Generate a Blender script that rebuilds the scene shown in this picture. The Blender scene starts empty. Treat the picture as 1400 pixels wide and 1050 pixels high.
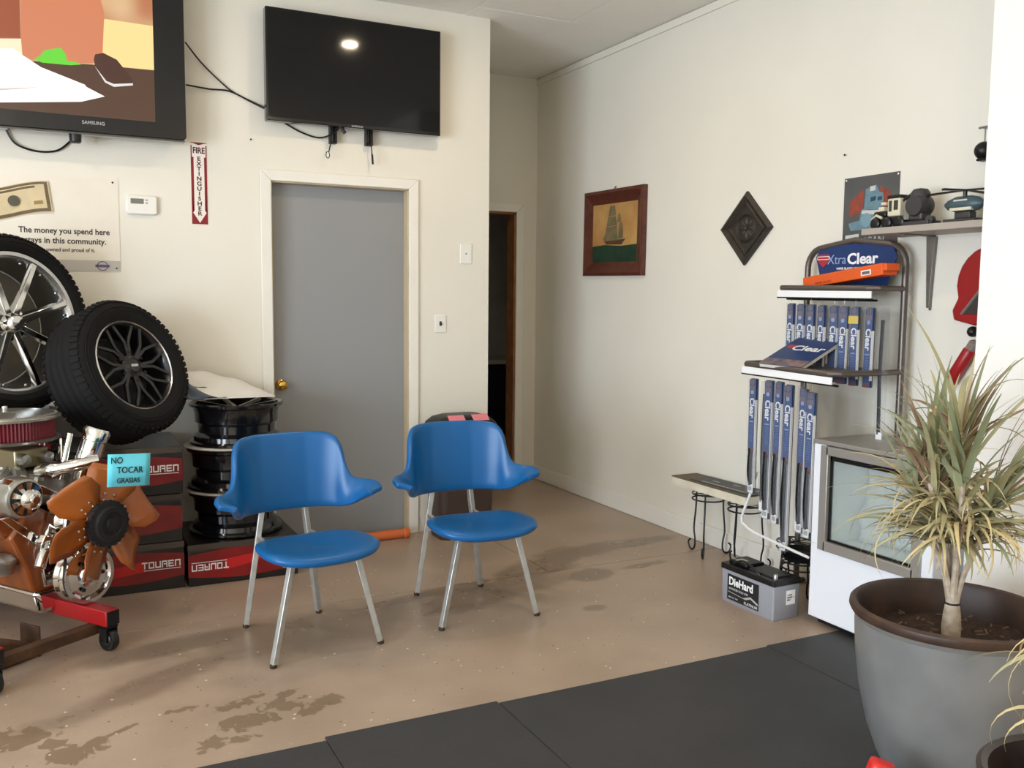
import bpy, bmesh, math, random
from mathutils import Vector as V, Matrix as Mx, noise
random.seed(7)
PI = math.pi
S = bpy.context.scene
COL = S.collection

# ------------------------------------------------------------------ camera
def cam_axes(yaw, pitch, roll):
    f = V((-math.sin(yaw)*math.cos(pitch), math.cos(yaw)*math.cos(pitch), math.sin(pitch)))
    r0 = V((math.cos(yaw), math.sin(yaw), 0)); u0 = r0.cross(f)
    return f, math.cos(roll)*r0 + math.sin(roll)*u0, -math.sin(roll)*r0 + math.cos(roll)*u0
FPX = 1255.4
cf, cr, cu = cam_axes(-0.46628, -0.092368, 0.00926)
cam = bpy.data.cameras.new('camera'); cam.sensor_width = 36; cam.lens = 36*FPX/1400; cam.clip_start = .05
co = bpy.data.objects.new('camera', cam); COL.objects.link(co); S.camera = co
m = Mx((cr, cu, -cf)).transposed().to_4x4(); m.translation = (0, 0, 1.40); co.matrix_world = m

# ------------------------------------------------------------------ light and exposure
S.view_settings.view_transform = 'Standard'; S.view_settings.look = 'None'
S.view_settings.gamma = 1; S.view_settings.use_curve_mapping = False
S.view_settings.exposure = -0.05
W = bpy.data.worlds.new('overcast_sky'); S.world = W; W.use_nodes = True
bg = W.node_tree.nodes['Background']; bg.inputs[0].default_value = (.77, .87, 1, 1); bg.inputs[1].default_value = 19.0
XL, XR, YF, YB, YR, ZC, XC = -4.2, 3.36, -2.2, 5.09, 6.285, 3.055, 2.395
def area(name, loc, rot, sx, sy, power, col, portal=False, shape='RECTANGLE'):
    l = bpy.data.lights.new(name, 'AREA'); l.shape = shape; l.size = sx; l.size_y = sy
    l.energy = power; l.color = col; l.cycles.is_portal = portal
    o = bpy.data.objects.new(name, l); COL.objects.link(o); o.location = loc; o.rotation_euler = rot
    return o
WINDOWS = [(-1.4, .4), (.5, 2.3)]      # storefront bays in the left wall, out of view (y from, y to)
WZ = (.12, 2.45)
for a, b in WINDOWS:
    area('window_portal', (XL-.01, (a+b)/2, (WZ[0]+WZ[1])/2), (0, -PI/2, 0), WZ[1]-WZ[0], b-a, 1, (1, 1, 1), True)
LAMPS = [(1.81, 3.99), (-.63, 3.99), (1.81, .95), (-.63, .95), (1.81, -1.5), (-.63, -1.5)]
LAMP_W, LAMP_C = 9.5, (1, .80, .56)

# ------------------------------------------------------------------ helpers
def lin(c):
    return tuple((x/255/12.92 if x/255 <= .04045 else ((x/255+.055)/1.055)**2.4) for x in c[:3]) + (1,)
MATS = {}
def mat(name, rgb, rough=.5, metal=0, var=0, vscale=8, bump=0, bscale=60, coat=0, emit=0, spec=.5, alpha=1, trans=0, rgb2=None, ior=1.45):
    if name in MATS: return MATS[name]
    M_ = bpy.data.materials.new(name); M_.use_nodes = True; n = M_.node_tree.nodes; l = M_.node_tree.links
    p = n['Principled BSDF']; p.inputs['Base Color'].default_value = lin(rgb); p.inputs['Roughness'].default_value = rough
    p.inputs['Metallic'].default_value = metal; p.inputs['Coat Weight'].default_value = coat; p.inputs['IOR'].default_value = ior
    p.inputs['Specular IOR Level'].default_value = spec; p.inputs['Alpha'].default_value = alpha; p.inputs['Transmission Weight'].default_value = trans
    p.inputs['Coat Roughness'].default_value = .08
    if emit: p.inputs['Emission Color'].default_value = lin(rgb); p.inputs['Emission Strength'].default_value = emit
    tc = n.new('ShaderNodeTexCoord')
    if var or rgb2:
        t = n.new('ShaderNodeTexNoise'); t.inputs['Scale'].default_value = vscale; t.inputs['Detail'].default_value = 5
        l.new(tc.outputs['Object'], t.inputs['Vector'])
        mx = n.new('ShaderNodeMix'); mx.data_type = 'RGBA'
        c = lin(rgb)
        a = lin(rgb2) if rgb2 else tuple(x*(1-var) for x in c[:3]) + (1,)
        b = c if rgb2 else tuple(min(1, x*(1+var)) for x in c[:3]) + (1,)
        mx.inputs[6].default_value = a; mx.inputs[7].default_value = b
        mr = n.new('ShaderNodeMapRange'); mr.inputs[1].default_value = .3; mr.inputs[2].default_value = .7
        l.new(t.outputs['Fac'], mr.inputs[0]); l.new(mr.outputs[0], mx.inputs[0]); l.new(mx.outputs[2], p.inputs['Base Color'])
    if bump:
        t2 = n.new('ShaderNodeTexNoise'); t2.inputs['Scale'].default_value = bscale; t2.inputs['Detail'].default_value = 3
        l.new(tc.outputs['Object'], t2.inputs['Vector'])
        bp = n.new('ShaderNodeBump'); bp.inputs['Strength'].default_value = bump; bp.inputs['Distance'].default_value = .002
        l.new(t2.outputs['Fac'], bp.inputs['Height']); l.new(bp.outputs[0], p.inputs['Normal'])
    MATS[name] = M_
    return M_

def frame(z):
    z = V(z).normalized(); x = V((0, 0, 1)).cross(z)
    if x.length < 1e-4: x = V((1, 0, 0))
    x.normalize(); return x, z.cross(x)

class MB:
    def __init__(s): s.v, s.f, s.M = [], [], Mx.Identity(4)
    def at(s, M_): s.M = M_; return s
    def add(s, vs, fs):
        o = len(s.v); s.v += [s.M @ V(p) for p in vs]; s.f += [tuple(i+o for i in f) for f in fs]; return s
    def box(s, x0, x1, y0, y1, z0, z1):
        return s.add([(x0,y0,z0),(x1,y0,z0),(x1,y1,z0),(x0,y1,z0),(x0,y0,z1),(x1,y0,z1),(x1,y1,z1),(x0,y1,z1)],
                     [(3,2,1,0),(4,5,6,7),(0,1,5,4),(1,2,6,5),(2,3,7,6),(3,0,4,7)])
    def cbox(s, c, d): return s.box(c[0]-d[0]/2, c[0]+d[0]/2, c[1]-d[1]/2, c[1]+d[1]/2, c[2]-d[2]/2, c[2]+d[2]/2)
    def tube(s, pts, r, seg=8, closed=False, rot=0, flat=1):
        pts = [V(p) for p in pts]; n = len(pts); rs = r if isinstance(r, (list, tuple)) else [r]*n
        d0 = (pts[1]-pts[0]).normalized(); x, y = frame(d0); rings = []
        for i, p in enumerate(pts):
            if closed: d = pts[(i+1) % n]-pts[i-1]
            else: d = pts[min(i+1, n-1)]-pts[max(i-1, 0)]
            d = d.normalized(); x = (x-d*x.dot(d))
            x = x.normalized() if x.length > 1e-6 else frame(d)[0]
            y = d.cross(x)
            rings.append([p+(x*math.cos(rot+2*PI*k/seg)+y*flat*math.sin(rot+2*PI*k/seg))*rs[i] for k in range(seg)])
        vs = [q for R in rings for q in R]; fs = []
        for i in range(n if closed else n-1):
            j = (i+1) % n
            for k in range(seg): fs.append((i*seg+k, i*seg+(k+1) % seg, j*seg+(k+1) % seg, j*seg+k))
        if not closed: fs += [tuple(range(seg))[::-1], tuple((n-1)*seg+k for k in range(seg))]
        return s.add(vs, fs)
    def cyl(s, a, b, r, r2=None, seg=20): return s.tube([a, b], [r, r if r2 is None else r2], seg)
    def lathe(s, prof, seg=32, c=(0, 0, 0), closed=False, capb=False, capt=False):
        c = V(c); n = len(prof)
        vs = [c+V((r*math.cos(2*PI*k/seg), r*math.sin(2*PI*k/seg), z)) for r, z in prof for k in range(seg)]; fs = []
        for i in range(n if closed else n-1):
            j = (i+1) % n
            for k in range(seg): fs.append((i*seg+k, i*seg+(k+1) % seg, j*seg+(k+1) % seg, j*seg+k))
        if capb: fs.append(tuple(range(seg))[::-1])
        if capt: fs.append(tuple((n-1)*seg+k for k in range(seg)))
        return s.add(vs, fs)
    def prism(s, poly, z0, z1):
        n = len(poly); vs = [(x, y, z0) for x, y in poly]+[(x, y, z1) for x, y in poly]
        return s.add(vs, [tuple(range(n))[::-1], tuple(range(n, 2*n))]+[(i, (i+1) % n, n+(i+1) % n, n+i) for i in range(n)])
    def poly(s, pts, z=0): return s.add([(p[0], p[1], z) for p in pts], [tuple(range(len(pts)))])
    def ball(s, c, r, seg=14, rings=8, sz=1):
        return s.lathe([(max(1e-4, r*math.sin(PI*i/rings)), -r*sz*math.cos(PI*i/rings)) for i in range(rings+1)], seg, c)
    def grid(s, fn, nu, nv, closed_u=False):
        vs = [fn(i/(nu if closed_u else nu-1), j/(nv-1)) for j in range(nv) for i in range(nu)]; fs = []
        for j in range(nv-1):
            for i in range(nu if closed_u else nu-1):
                i2 = (i+1) % nu; fs.append((j*nu+i, j*nu+i2, (j+1)*nu+i2, (j+1)*nu+i))
        return s.add(vs, fs)
    def text(s, body, size, ax='CENTER', sx=1, bold=0, ext=.0004, ay='CENTER'):
        c = bpy.data.curves.new('t', 'FONT'); c.body = body; c.size = size; c.align_x = ax; c.align_y = ay; c.offset = bold*size; c.extrude = ext
        c.resolution_u = 3
        o = bpy.data.objects.new('t', c); COL.objects.link(o)
        me = bpy.data.meshes.new_from_object(o.evaluated_get(bpy.context.evaluated_depsgraph_get()))
        s.add([(p.co.x*sx, p.co.y, p.co.z) for p in me.vertices], [tuple(p.vertices) for p in me.polygons])
        bpy.data.objects.remove(o); bpy.data.curves.remove(c); bpy.data.meshes.remove(me); return s
    def mesh(s, name, sharp=38):
        me = bpy.data.meshes.new(name); me.from_pydata([tuple(p) for p in s.v], [], s.f)
        bm = bmesh.new(); bm.from_mesh(me); bmesh.ops.remove_doubles(bm, verts=bm.verts, dist=1e-6)
        bmesh.ops.recalc_face_normals(bm, faces=bm.faces); bm.to_mesh(me); bm.free()
        me.shade_smooth(); me.set_sharp_from_angle(angle=math.radians(sharp)); me.update()
        return me
    def build(s, name, mt, parent=None, bevel=0, seg=2, label=None, sharp=38, sub=0, solid=0, kind=None):
        me = s.mesh(name, sharp); o = bpy.data.objects.new(name, me); COL.objects.link(o); me.materials.append(mt)
        if parent: o.parent = parent
        if solid: d = o.modifiers.new('s', 'SOLIDIFY'); d.thickness = solid; d.offset = 0
        if bevel: d = o.modifiers.new('b', 'BEVEL'); d.width = bevel; d.segments = seg; d.limit_method = 'ANGLE'; d.angle_limit = .6
        if sub: d = o.modifiers.new('u', 'SUBSURF'); d.levels = sub; d.render_levels = sub
        if label: o['label'] = label
        if kind: o['kind'] = kind
        return o

def tag(o, label, cat, group=None):
    o['label'] = label; o['category'] = cat
    if group: o['group'] = group
    return o
def thing(name, label, cat, loc=(0, 0, 0), rotz=0, group=None, M_=None):
    o = bpy.data.objects.new(name, None); COL.objects.link(o); o.empty_display_size = .05
    if M_ is not None: o.matrix_world = M_
    else: o.location = loc; o.rotation_euler = (0, 0, rotz)
    return tag(o, label, cat, group)
def struct(name, mb, mt, bevel=0, parent=None):
    o = mb.build(name, mt, parent, bevel)
    if not parent: o['kind'] = 'structure'
    return o
def copy_tree(o, parent=None):
    c = o.copy(); COL.objects.link(c); c.parent = parent
    for ch in list(o.children): copy_tree(ch, c)
    return c
T = Mx.Translation
def Rot(a, ax): return Mx.Rotation(math.radians(a), 4, ax)
FB = Mx(((1,0,0,0),(0,0,-1,0),(0,1,0,0),(0,0,0,1)))       # local x right, y up, z out of the back wall (towards -y)
FR = Mx(((0,0,-1,0),(-1,0,0,0),(0,1,0,0),(0,0,0,1)))      # the same for the right wall (out towards -x)
def onback(x, z, y=YB): return T((x, y, z)) @ FB
def onright(y, z, x=XR): return T((x, y, z)) @ FR
def rrect(w, h, r, n=4, cx=0, cy=0):
    out = []
    for sx, sy, a0 in ((1,1,0),(-1,1,90),(-1,-1,180),(1,-1,270)):
        for k in range(n+1):
            a = math.radians(a0+90*k/n); out.append((cx+sx*(w/2-r)+r*math.cos(a), cy+sy*(h/2-r)+r*math.sin(a)))
    return out
def arc(cx, cy, r, a0, a1, n): return [(cx+r*math.cos(math.radians(a0+(a1-a0)*i/n)), cy+r*math.sin(math.radians(a0+(a1-a0)*i/n))) for i in range(n+1)]
def spline(pts, n=6):
    pts = [V(p) for p in pts]; out = []
    for i in range(len(pts)-1):
        p0, p1, p2, p3 = pts[max(i-1,0)], pts[i], pts[i+1], pts[min(i+2,len(pts)-1)]
        for k in range(n):
            t = k/n; out.append(.5*((2*p1)+(p2-p0)*t+(2*p0-5*p1+4*p2-p3)*t*t+(3*p1-p0-3*p2+p3)*t**3))
    return out+[pts[-1]]

# ------------------------------------------------------------------ common materials
mWall = mat('wall_paint', (228, 223, 209), .62, var=.025, vscale=1.5, bump=.25, bscale=140)
mTrim = mat('trim_paint', (232, 228, 217), .42, var=.02)
mCeil = mat('ceiling_tile', (238, 235, 227), .8, var=.02, vscale=3, bump=.3, bscale=220)
mBlack = mat('black_plastic', (22, 22, 23), .35)
mBlackM = mat('black_metal', (24, 23, 23), .42, metal=.3)
mChrome = mat('chrome', (225, 225, 222), .09, metal=1)
mSteel = mat('steel', (178, 180, 178), .32, metal=.9)
mWhite = mat('white_plastic', (232, 230, 222), .4)
mRubber = mat('tyre_rubber', (19, 18, 18), .8, var=.15, vscale=20, bump=.15, bscale=200, spec=.3)
mBrass = mat('brass', (200, 160, 80), .2, metal=1)
mInk = mat('black_ink', (32, 32, 34), .6)
mWhiteInk = mat('white_ink', (238, 238, 236), .6)
mRed = mat('red_paint', (150, 22, 24), .35, var=.08)

# ------------------------------------------------------------------ floor
def floor_material():
    M_ = bpy.data.materials.new('epoxy_floor'); M_.use_nodes = True; n = M_.node_tree.nodes; l = M_.node_tree.links
    p = n['Principled BSDF']; tc = n.new('ShaderNodeTexCoord'); P = tc.outputs['Object']
    def node(t, **kw):
        a = n.new(t)
        for k, v in kw.items(): setattr(a, k, v)
        return a
    def math_(op, a, b=None):
        q = node('ShaderNodeMath', operation=op)
        for i, v in enumerate((a, b)):
            if v is None: continue
            if isinstance(v, (int, float)): q.inputs[i].default_value = v
            else: l.new(v, q.inputs[i])
        return q.outputs[0]
    def noise_(sc, det=4, dist=0):
        t = node('ShaderNodeTexNoise'); t.inputs['Scale'].default_value = sc; t.inputs['Detail'].default_value = det; t.inputs['Distortion'].default_value = dist
        l.new(P, t.inputs['Vector']); return t.outputs['Fac']
    def ramp(x, a, b):
        r = node('ShaderNodeMapRange', interpolation_type='SMOOTHSTEP'); r.inputs[1].default_value = a; r.inputs[2].default_value = b
        l.new(x, r.inputs[0]); return r.outputs[0]
    def mix(fac, a, b):
        q = node('ShaderNodeMix', data_type='RGBA')
        l.new(fac, q.inputs[0]) if not isinstance(fac, float) else setattr(q.inputs[0], 'default_value', fac)
        for i, v in ((6, a), (7, b)):
            if isinstance(v, tuple): q.inputs[i].default_value = v
            else: l.new(v, q.inputs[i])
        return q.outputs[2]
    base = mix(ramp(noise_(2.5, 6), .3, .7), lin((159, 139, 120)), lin((174, 153, 133)))
    sm = noise_(9, 4, .4); warp = math_('MULTIPLY', math_('SUBTRACT', noise_(6, 5, .6), .5), 1.3)
    warp2 = math_('MULTIPLY', math_('SUBTRACT', noise_(17, 5, 1.0), .47), 3.2)
    def blob(x, y, rx, ry, rot=0, soft=.35, wp=None):
        mp = node('ShaderNodeMapping', vector_type='TEXTURE'); mp.inputs['Location'].default_value = (x, y, 0)
        mp.inputs['Rotation'].default_value = (0, 0, math.radians(rot)); mp.inputs['Scale'].default_value = (rx, ry, 1e3)
        l.new(P, mp.inputs['Vector'])
        le = node('ShaderNodeVectorMath', operation='LENGTH'); l.new(mp.outputs[0], le.inputs[0])
        return ramp(math_('ADD', le.outputs[1], wp or warp), 1+soft/2, 1-soft/2)
    def union(bs):
        a = bs[0]
        for b in bs[1:]: a = math_('MAXIMUM', a, b)
        return a
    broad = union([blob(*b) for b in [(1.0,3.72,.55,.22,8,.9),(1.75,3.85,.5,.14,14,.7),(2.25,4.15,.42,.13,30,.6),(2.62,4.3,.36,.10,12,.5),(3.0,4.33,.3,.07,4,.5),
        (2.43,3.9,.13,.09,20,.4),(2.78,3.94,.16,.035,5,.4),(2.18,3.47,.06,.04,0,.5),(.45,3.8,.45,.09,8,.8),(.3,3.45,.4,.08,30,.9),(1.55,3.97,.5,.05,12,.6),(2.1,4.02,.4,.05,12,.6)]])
    spots = union([blob(*b, warp2) for b in [(.546,3.005,.10,.055,10,.25),(.522,3.14,.085,.03,15,.25),(.68,3.06,.07,.06,0,.25),(.74,2.99,.05,.035,0,.25),(.82,3.04,.07,.035,30,.25),
        (.41,2.885,.05,.04,40,.25),(.50,2.88,.045,.025,0,.25),(.02,3.01,.08,.06,10,.25),(-.14,3.19,.13,.07,0,.25),(.09,3.06,.05,.03,20,.25),(.36,3.18,.06,.02,0,.25),(-.04,3.1,.06,.04,0,.25),
        (.62,2.98,.03,.02,0,.2),(.75,3.1,.03,.02,0,.2),(.15,3.1,.09,.015,30,.2),(.6,3.18,.04,.02,10,.2),(.7,3.15,.05,.025,30,.2)]])
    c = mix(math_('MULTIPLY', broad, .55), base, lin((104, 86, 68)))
    c = mix(math_('MULTIPLY', spots, .7), c, lin((112, 92, 66)))
    def flakes(sc, r, keep, off):
        v = node('ShaderNodeTexVoronoi'); v.inputs['Scale'].default_value = sc
        mp = node('ShaderNodeMapping'); mp.inputs['Location'].default_value = (off, off*.7, 0); l.new(P, mp.inputs[0]); l.new(mp.outputs[0], v.inputs['Vector'])
        sp = node('ShaderNodeSeparateColor'); l.new(v.outputs['Color'], sp.inputs[0])
        return math_('MULTIPLY', math_('LESS_THAN', v.outputs['Distance'], r), math_('LESS_THAN', sp.outputs[0], keep))
    c = mix(math_('MULTIPLY', flakes(22, .11, .30, 0), .85), c, lin((226, 214, 196)))
    c = mix(math_('MULTIPLY', flakes(26, .10, .26, 3.3), .8), c, lin((72, 58, 46)))
    c = mix(math_('MULTIPLY', flakes(60, .12, .16, 7.7), .6), c, lin((216, 200, 180)))
    l.new(c, p.inputs['Base Color'])
    r = math_('SUBTRACT', math_('ADD', math_('MULTIPLY', noise_(5, 4), .18), .26), math_('MULTIPLY', broad, .06)); l.new(r, p.inputs['Roughness'])
    bp = node('ShaderNodeBump'); bp.inputs['Strength'].default_value = .12; bp.inputs['Distance'].default_value = .004
    l.new(noise_(38, 3), bp.inputs['Height']); l.new(bp.outputs[0], p.inputs['Normal'])
    return M_
mFloor = floor_material()
YJ, XJ, g = 4.045, 2.262, .0025
fl = MB().box(XL, XR, YF, YJ-g, -.06, 0).box(XL, XJ-g, YJ+g, YR+.12, -.06, 0).box(XJ+g, XR, YJ+g, YR+.12, -.06, 0).box(XL, XR, YF, YR+.12, -.07, -.055)
struct('floor', fl, mFloor)
mBathFloor = mat('bath_floor', (96, 88, 80), .5, var=.1)
struct('floor_washroom', MB().box(1.9, 4.3, YR+.12, 8.0, -.06, 0), mBathFloor)

# ------------------------------------------------------------------ walls and ceiling
D1 = (1.085, 1.885, 2.03)      # grey door opening
D2 = (2.43, 3.19, 2.058)       # washroom opening
struct('wall_back', MB().box(XL, D1[0], YB, YB+.12, 0, ZC).box(D1[1], XC, YB, YB+.12, 0, ZC).box(D1[0], D1[1], YB, YB+.12, D1[2], ZC).box(D1[0], D1[1], YB+.1205, YB+.14, 0, D1[2]), mWall)  # last panel is an added unseen blocker against sky light behind the door
struct('wall_alcove_side', MB().box(XC-.12, XC, YB+.12, YR, 0, ZC), mWall)
struct('wall_alcove_back', MB().box(XC-.12, D2[0], YR, YR+.12, 0, ZC).box(D2[1], XR, YR, YR+.12, 0, ZC).box(D2[0], D2[1], YR, YR+.12, D2[2], ZC), mWall)
struct('wall_right', MB().box(XR, XR+.12, YF-.12, YR+.12, 0, ZC), mWall)
struct('wall_front', MB().box(XL-.12, XR+.12, YF-.12, YF, 0, ZC), mWall)
wf = MB(); ys = [YF]+[q for w in WINDOWS for q in w]+[YB+.12]
for i in range(0, len(ys), 2): wf.box(XL-.12, XL, ys[i], ys[i+1], 0, ZC)
for a, b in WINDOWS: wf.box(XL-.12, XL, a, b, 0, WZ[0]).box(XL-.12, XL, a, b, WZ[1], ZC)
struct('wall_left', wf, mWall)
mFrameDark = mat('window_aluminium', (120, 118, 112), .4, metal=.8)
for i, (a, b) in enumerate(WINDOWS):
    w = MB(); q = (XL-.09, XL-.03)
    w.box(*q, a, a+.05, *WZ).box(*q, b-.05, b, *WZ).box(*q, a, b, WZ[0], WZ[0]+.06).box(*q, a, b, WZ[1]-.06, WZ[1])
    struct('window_%d' % (i+1), w, mFrameDark)
mColumn = mat('column_paint', (238, 236, 230), .5, var=.015, bump=.1, bscale=120)
struct('wall_column', MB().box(2.972, XR, 1.42, 2.2, 0, ZC), mColumn)
mBathWall = mat('washroom_paint', (206, 202, 196), .7, var=.05)
struct('wall_washroom', MB().box(1.9, 4.3, 7.9, 8.0, 0, ZC).box(1.8, 1.9, YR+.12, 8.0, 0, ZC).box(4.3, 4.4, YR+.12, 8.0, 0, ZC).box(XR, 4.3, YR+.12, YR+.2, 0, ZC).box(1.8, XC-.12, YR+.0, YR+.12, 0, ZC).box(1.8, 4.4, YR+.12, 8.0, ZC, ZC+.1), mBathWall)
# ceiling grid of 2x4 ft panels
struct_c = struct('ceiling', MB().box(XL-.12, XR+.12, YF-.12, YR+.12, ZC+.012, ZC+.1), mat('ceiling_void', (120, 116, 108), .9))
TW, TL = .61, 1.22
tm = MB().box(-TW/2+.002, TW/2-.002, -TL/2+.002, TL/2-.002, 0, .012).mesh('ceiling_tile'); tm.materials.append(mCeil)
x = 2.84-TW*9
def clipbox(x0, x1, y0, y1):
    b = MB().box(x0+.002, x1-.002, y0+.002, y1-.002, ZC, ZC+.012); return b
i = 0
xx = 2.84-TW*12
while xx < XR:
    yy = 4.915-TL*6
    while yy < YR:
        x0, x1, y0, y1 = max(xx, XL), min(xx+TW, XR), max(yy, YF), min(yy+TL, YR)
        if x1-x0 > .02 and y1-y0 > .02:
            if y0 >= YB and x1 <= XC: pass
            elif x1-x0 > TW-.01 and y1-y0 > TL-.01:
                o = bpy.data.objects.new('ceiling_tile', tm); COL.objects.link(o); o.parent = struct_c
                o.location = ((x0+x1)/2, (y0+y1)/2, ZC-random.uniform(0, .003)); o.rotation_euler = (random.uniform(-.001, .001), random.uniform(-.002, .002), 0)
            else: clipbox(x0, x1, y0, y1).build('ceiling_tile', mCeil, struct_c)
        yy += TL
    xx += TW
struct('trim_1', MB().box(XR-.012, XR-.0005, 2.21, YR-.001, ZC-.05, ZC-.004), mWall, .004)
# baseboards
def baseboard(name, x0, x1, y0, y1):
    struct(name, MB().box(x0, x1, y0, y1, .001, .11), mTrim, .006)
baseboard('baseboard_right', XR-.016, XR-.0005, 2.22, YR-.002)
struct('baseboard_back', MB().box(XC-.415, XC, YB-.014, YB-.0005, .001, .02), mTrim, .003)

# ------------------------------------------------------------------ doors
mDoor = mat('grey_door_paint', (143, 144, 144), .5, var=.02, vscale=2)
mTan = mat('tan_jamb', (198, 180, 148), .55, var=.05)
d = MB().box(D1[0]+.012, D1[1]-.012, YB+.065, YB+.105, .012, D1[2]-.012)
door = struct('door_1', d, mDoor, .002)
k = MB().at(T((1.145, YB+.065, .91)) @ FB); k.lathe([(1e-4,0),(.031,0),(.031,.004),(.024,.010),(.011,.014),(.010,.03),(.016,.036),(.026,.046),(.028,.056),(.024,.066),(.012,.071),(1e-4,.072)], 24)
k.build('door_knob', mBrass, door, label='round brass door knob')
j = MB().box(D1[0], D1[0]+.012, YB, YB+.12, 0, D1[2]).box(D1[1]-.012, D1[1], YB, YB+.12, 0, D1[2]).box(D1[0], D1[1], YB, YB+.12, D1[2]-.012, D1[2])
j.box(D1[0]+.012, D1[0]+.022, YB+.106, YB+.119, 0, D1[2]-.012).box(D1[1]-.022, D1[1]-.012, YB+.106, YB+.119, 0, D1[2]-.012)
j.build('door_jamb', mTan, door)
def casing(x0, x1, zt, y, w, mt, parent):
    for poly, nm in (([(x0-w,0),(x0,0),(x0,zt),(x0-w,zt+w)],'casing_side'), ([(x1,0),(x1+w,0),(x1+w,zt+w),(x1,zt)],'casing_side'), ([(x0-w,zt+w),(x0,zt),(x1,zt),(x1+w,zt+w)],'casing_head')):
        MB().at(T((0, y-.0005, 0)) @ FB).prism(poly, 0, .016).build(nm, mt, parent, .004)
casing(D1[0]+.006, D1[1]-.006, D1[2]-.006, YB, .058, mTrim, door)
mWood = mat('oak_jamb', (158, 110, 70), .5, rgb2=(126, 82, 50), vscale=14)
j2 = MB().box(D2[0], D2[0]+.02, YR, YR+.12, 0, D2[2]).box(D2[1]-.02, D2[1], YR, YR+.12, 0, D2[2]).box(D2[0], D2[1], YR, YR+.12, D2[2]-.02, D2[2])
d2 = struct('door_2', j2, mWood)
casing(D2[0]+.01, D2[1]-.006, D2[2]-.006, YR, .066, mTrim, d2)
# washroom vanity
v = thing('vanity', 'dark washroom vanity with a pale countertop seen through the doorway', 'vanity', (3.3, 7.62, 0))
mNavy = mat('vanity_navy', (30, 32, 44), .5)
MB().box(-.75, .75, -.26, .27, 0, .82).build('cabinet', mNavy, v)
MB().box(-.77, .77, -.29, .27, .82, .86).build('countertop', mat('countertop', (205, 200, 190), .35), v, .004)
for sx in (-.37, .37): MB().box(sx-.35, sx+.35, -.275, -.262, .05, .79).build('cabinet_door', mNavy, v, .003)

# ------------------------------------------------------------------ rubber mats
mMat = mat('rubber_mat', (54, 54, 55), .6, var=.12, vscale=4, bump=.6, bscale=260)
mats = [(-.52, .735, 2.742, 'leftmost black rubber floor mat, cut off by the bottom of the picture'), (.738, 1.345, 2.768, 'narrow black rubber floor mat in front of the left blue chair'),
        (1.347, 2.555, 2.753, 'widest black rubber floor mat in the middle of the row'), (2.558, 3.34, 2.762, 'black rubber floor mat tucked under the glass-fronted cooler')]
for x0, x1, y1, lb in mats:
    o = MB().box(x0, x1, (1.44 if x1 < 2.9 else 2.21), y1, .0005, .009).build('rubber_mat', mMat, None, .003); tag(o, lb, 'floor mat', 'black rubber mats')

# ------------------------------------------------------------------ ceiling lamps (recessed discs)
mLens = mat('lamp_lens', (255, 236, 205), .4, emit=14)
for i, (x, y) in enumerate(LAMPS):
    lb = ['round ceiling lamp mirrored in the dark television', 'round ceiling lamp above the engine', 'round ceiling lamp above the rubber mats', 'round ceiling lamp left of the camera', 'round ceiling lamp behind the camera on the right', 'round ceiling lamp behind the camera on the left'][i]
    t = thing('ceiling_lamp', lb, 'lamp', (x, y, ZC-.003), 0, 'recessed ceiling lamps')
    MB().lathe([(.042,-.004),(.062,-.008),(.065,-.002),(.065,.0)], 32).build('trim_ring', mWhite, t)
    MB().lathe([(1e-4,-.004),(.042,-.004)], 32).build('lens', mLens, t)
    l = area('ceiling_lamp_light', (x, y, ZC-.012), (0, 0, 0), .084, .084, LAMP_W, LAMP_C, shape='DISK')
    l.parent = t; l.location = (0, 0, -.009)

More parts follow.
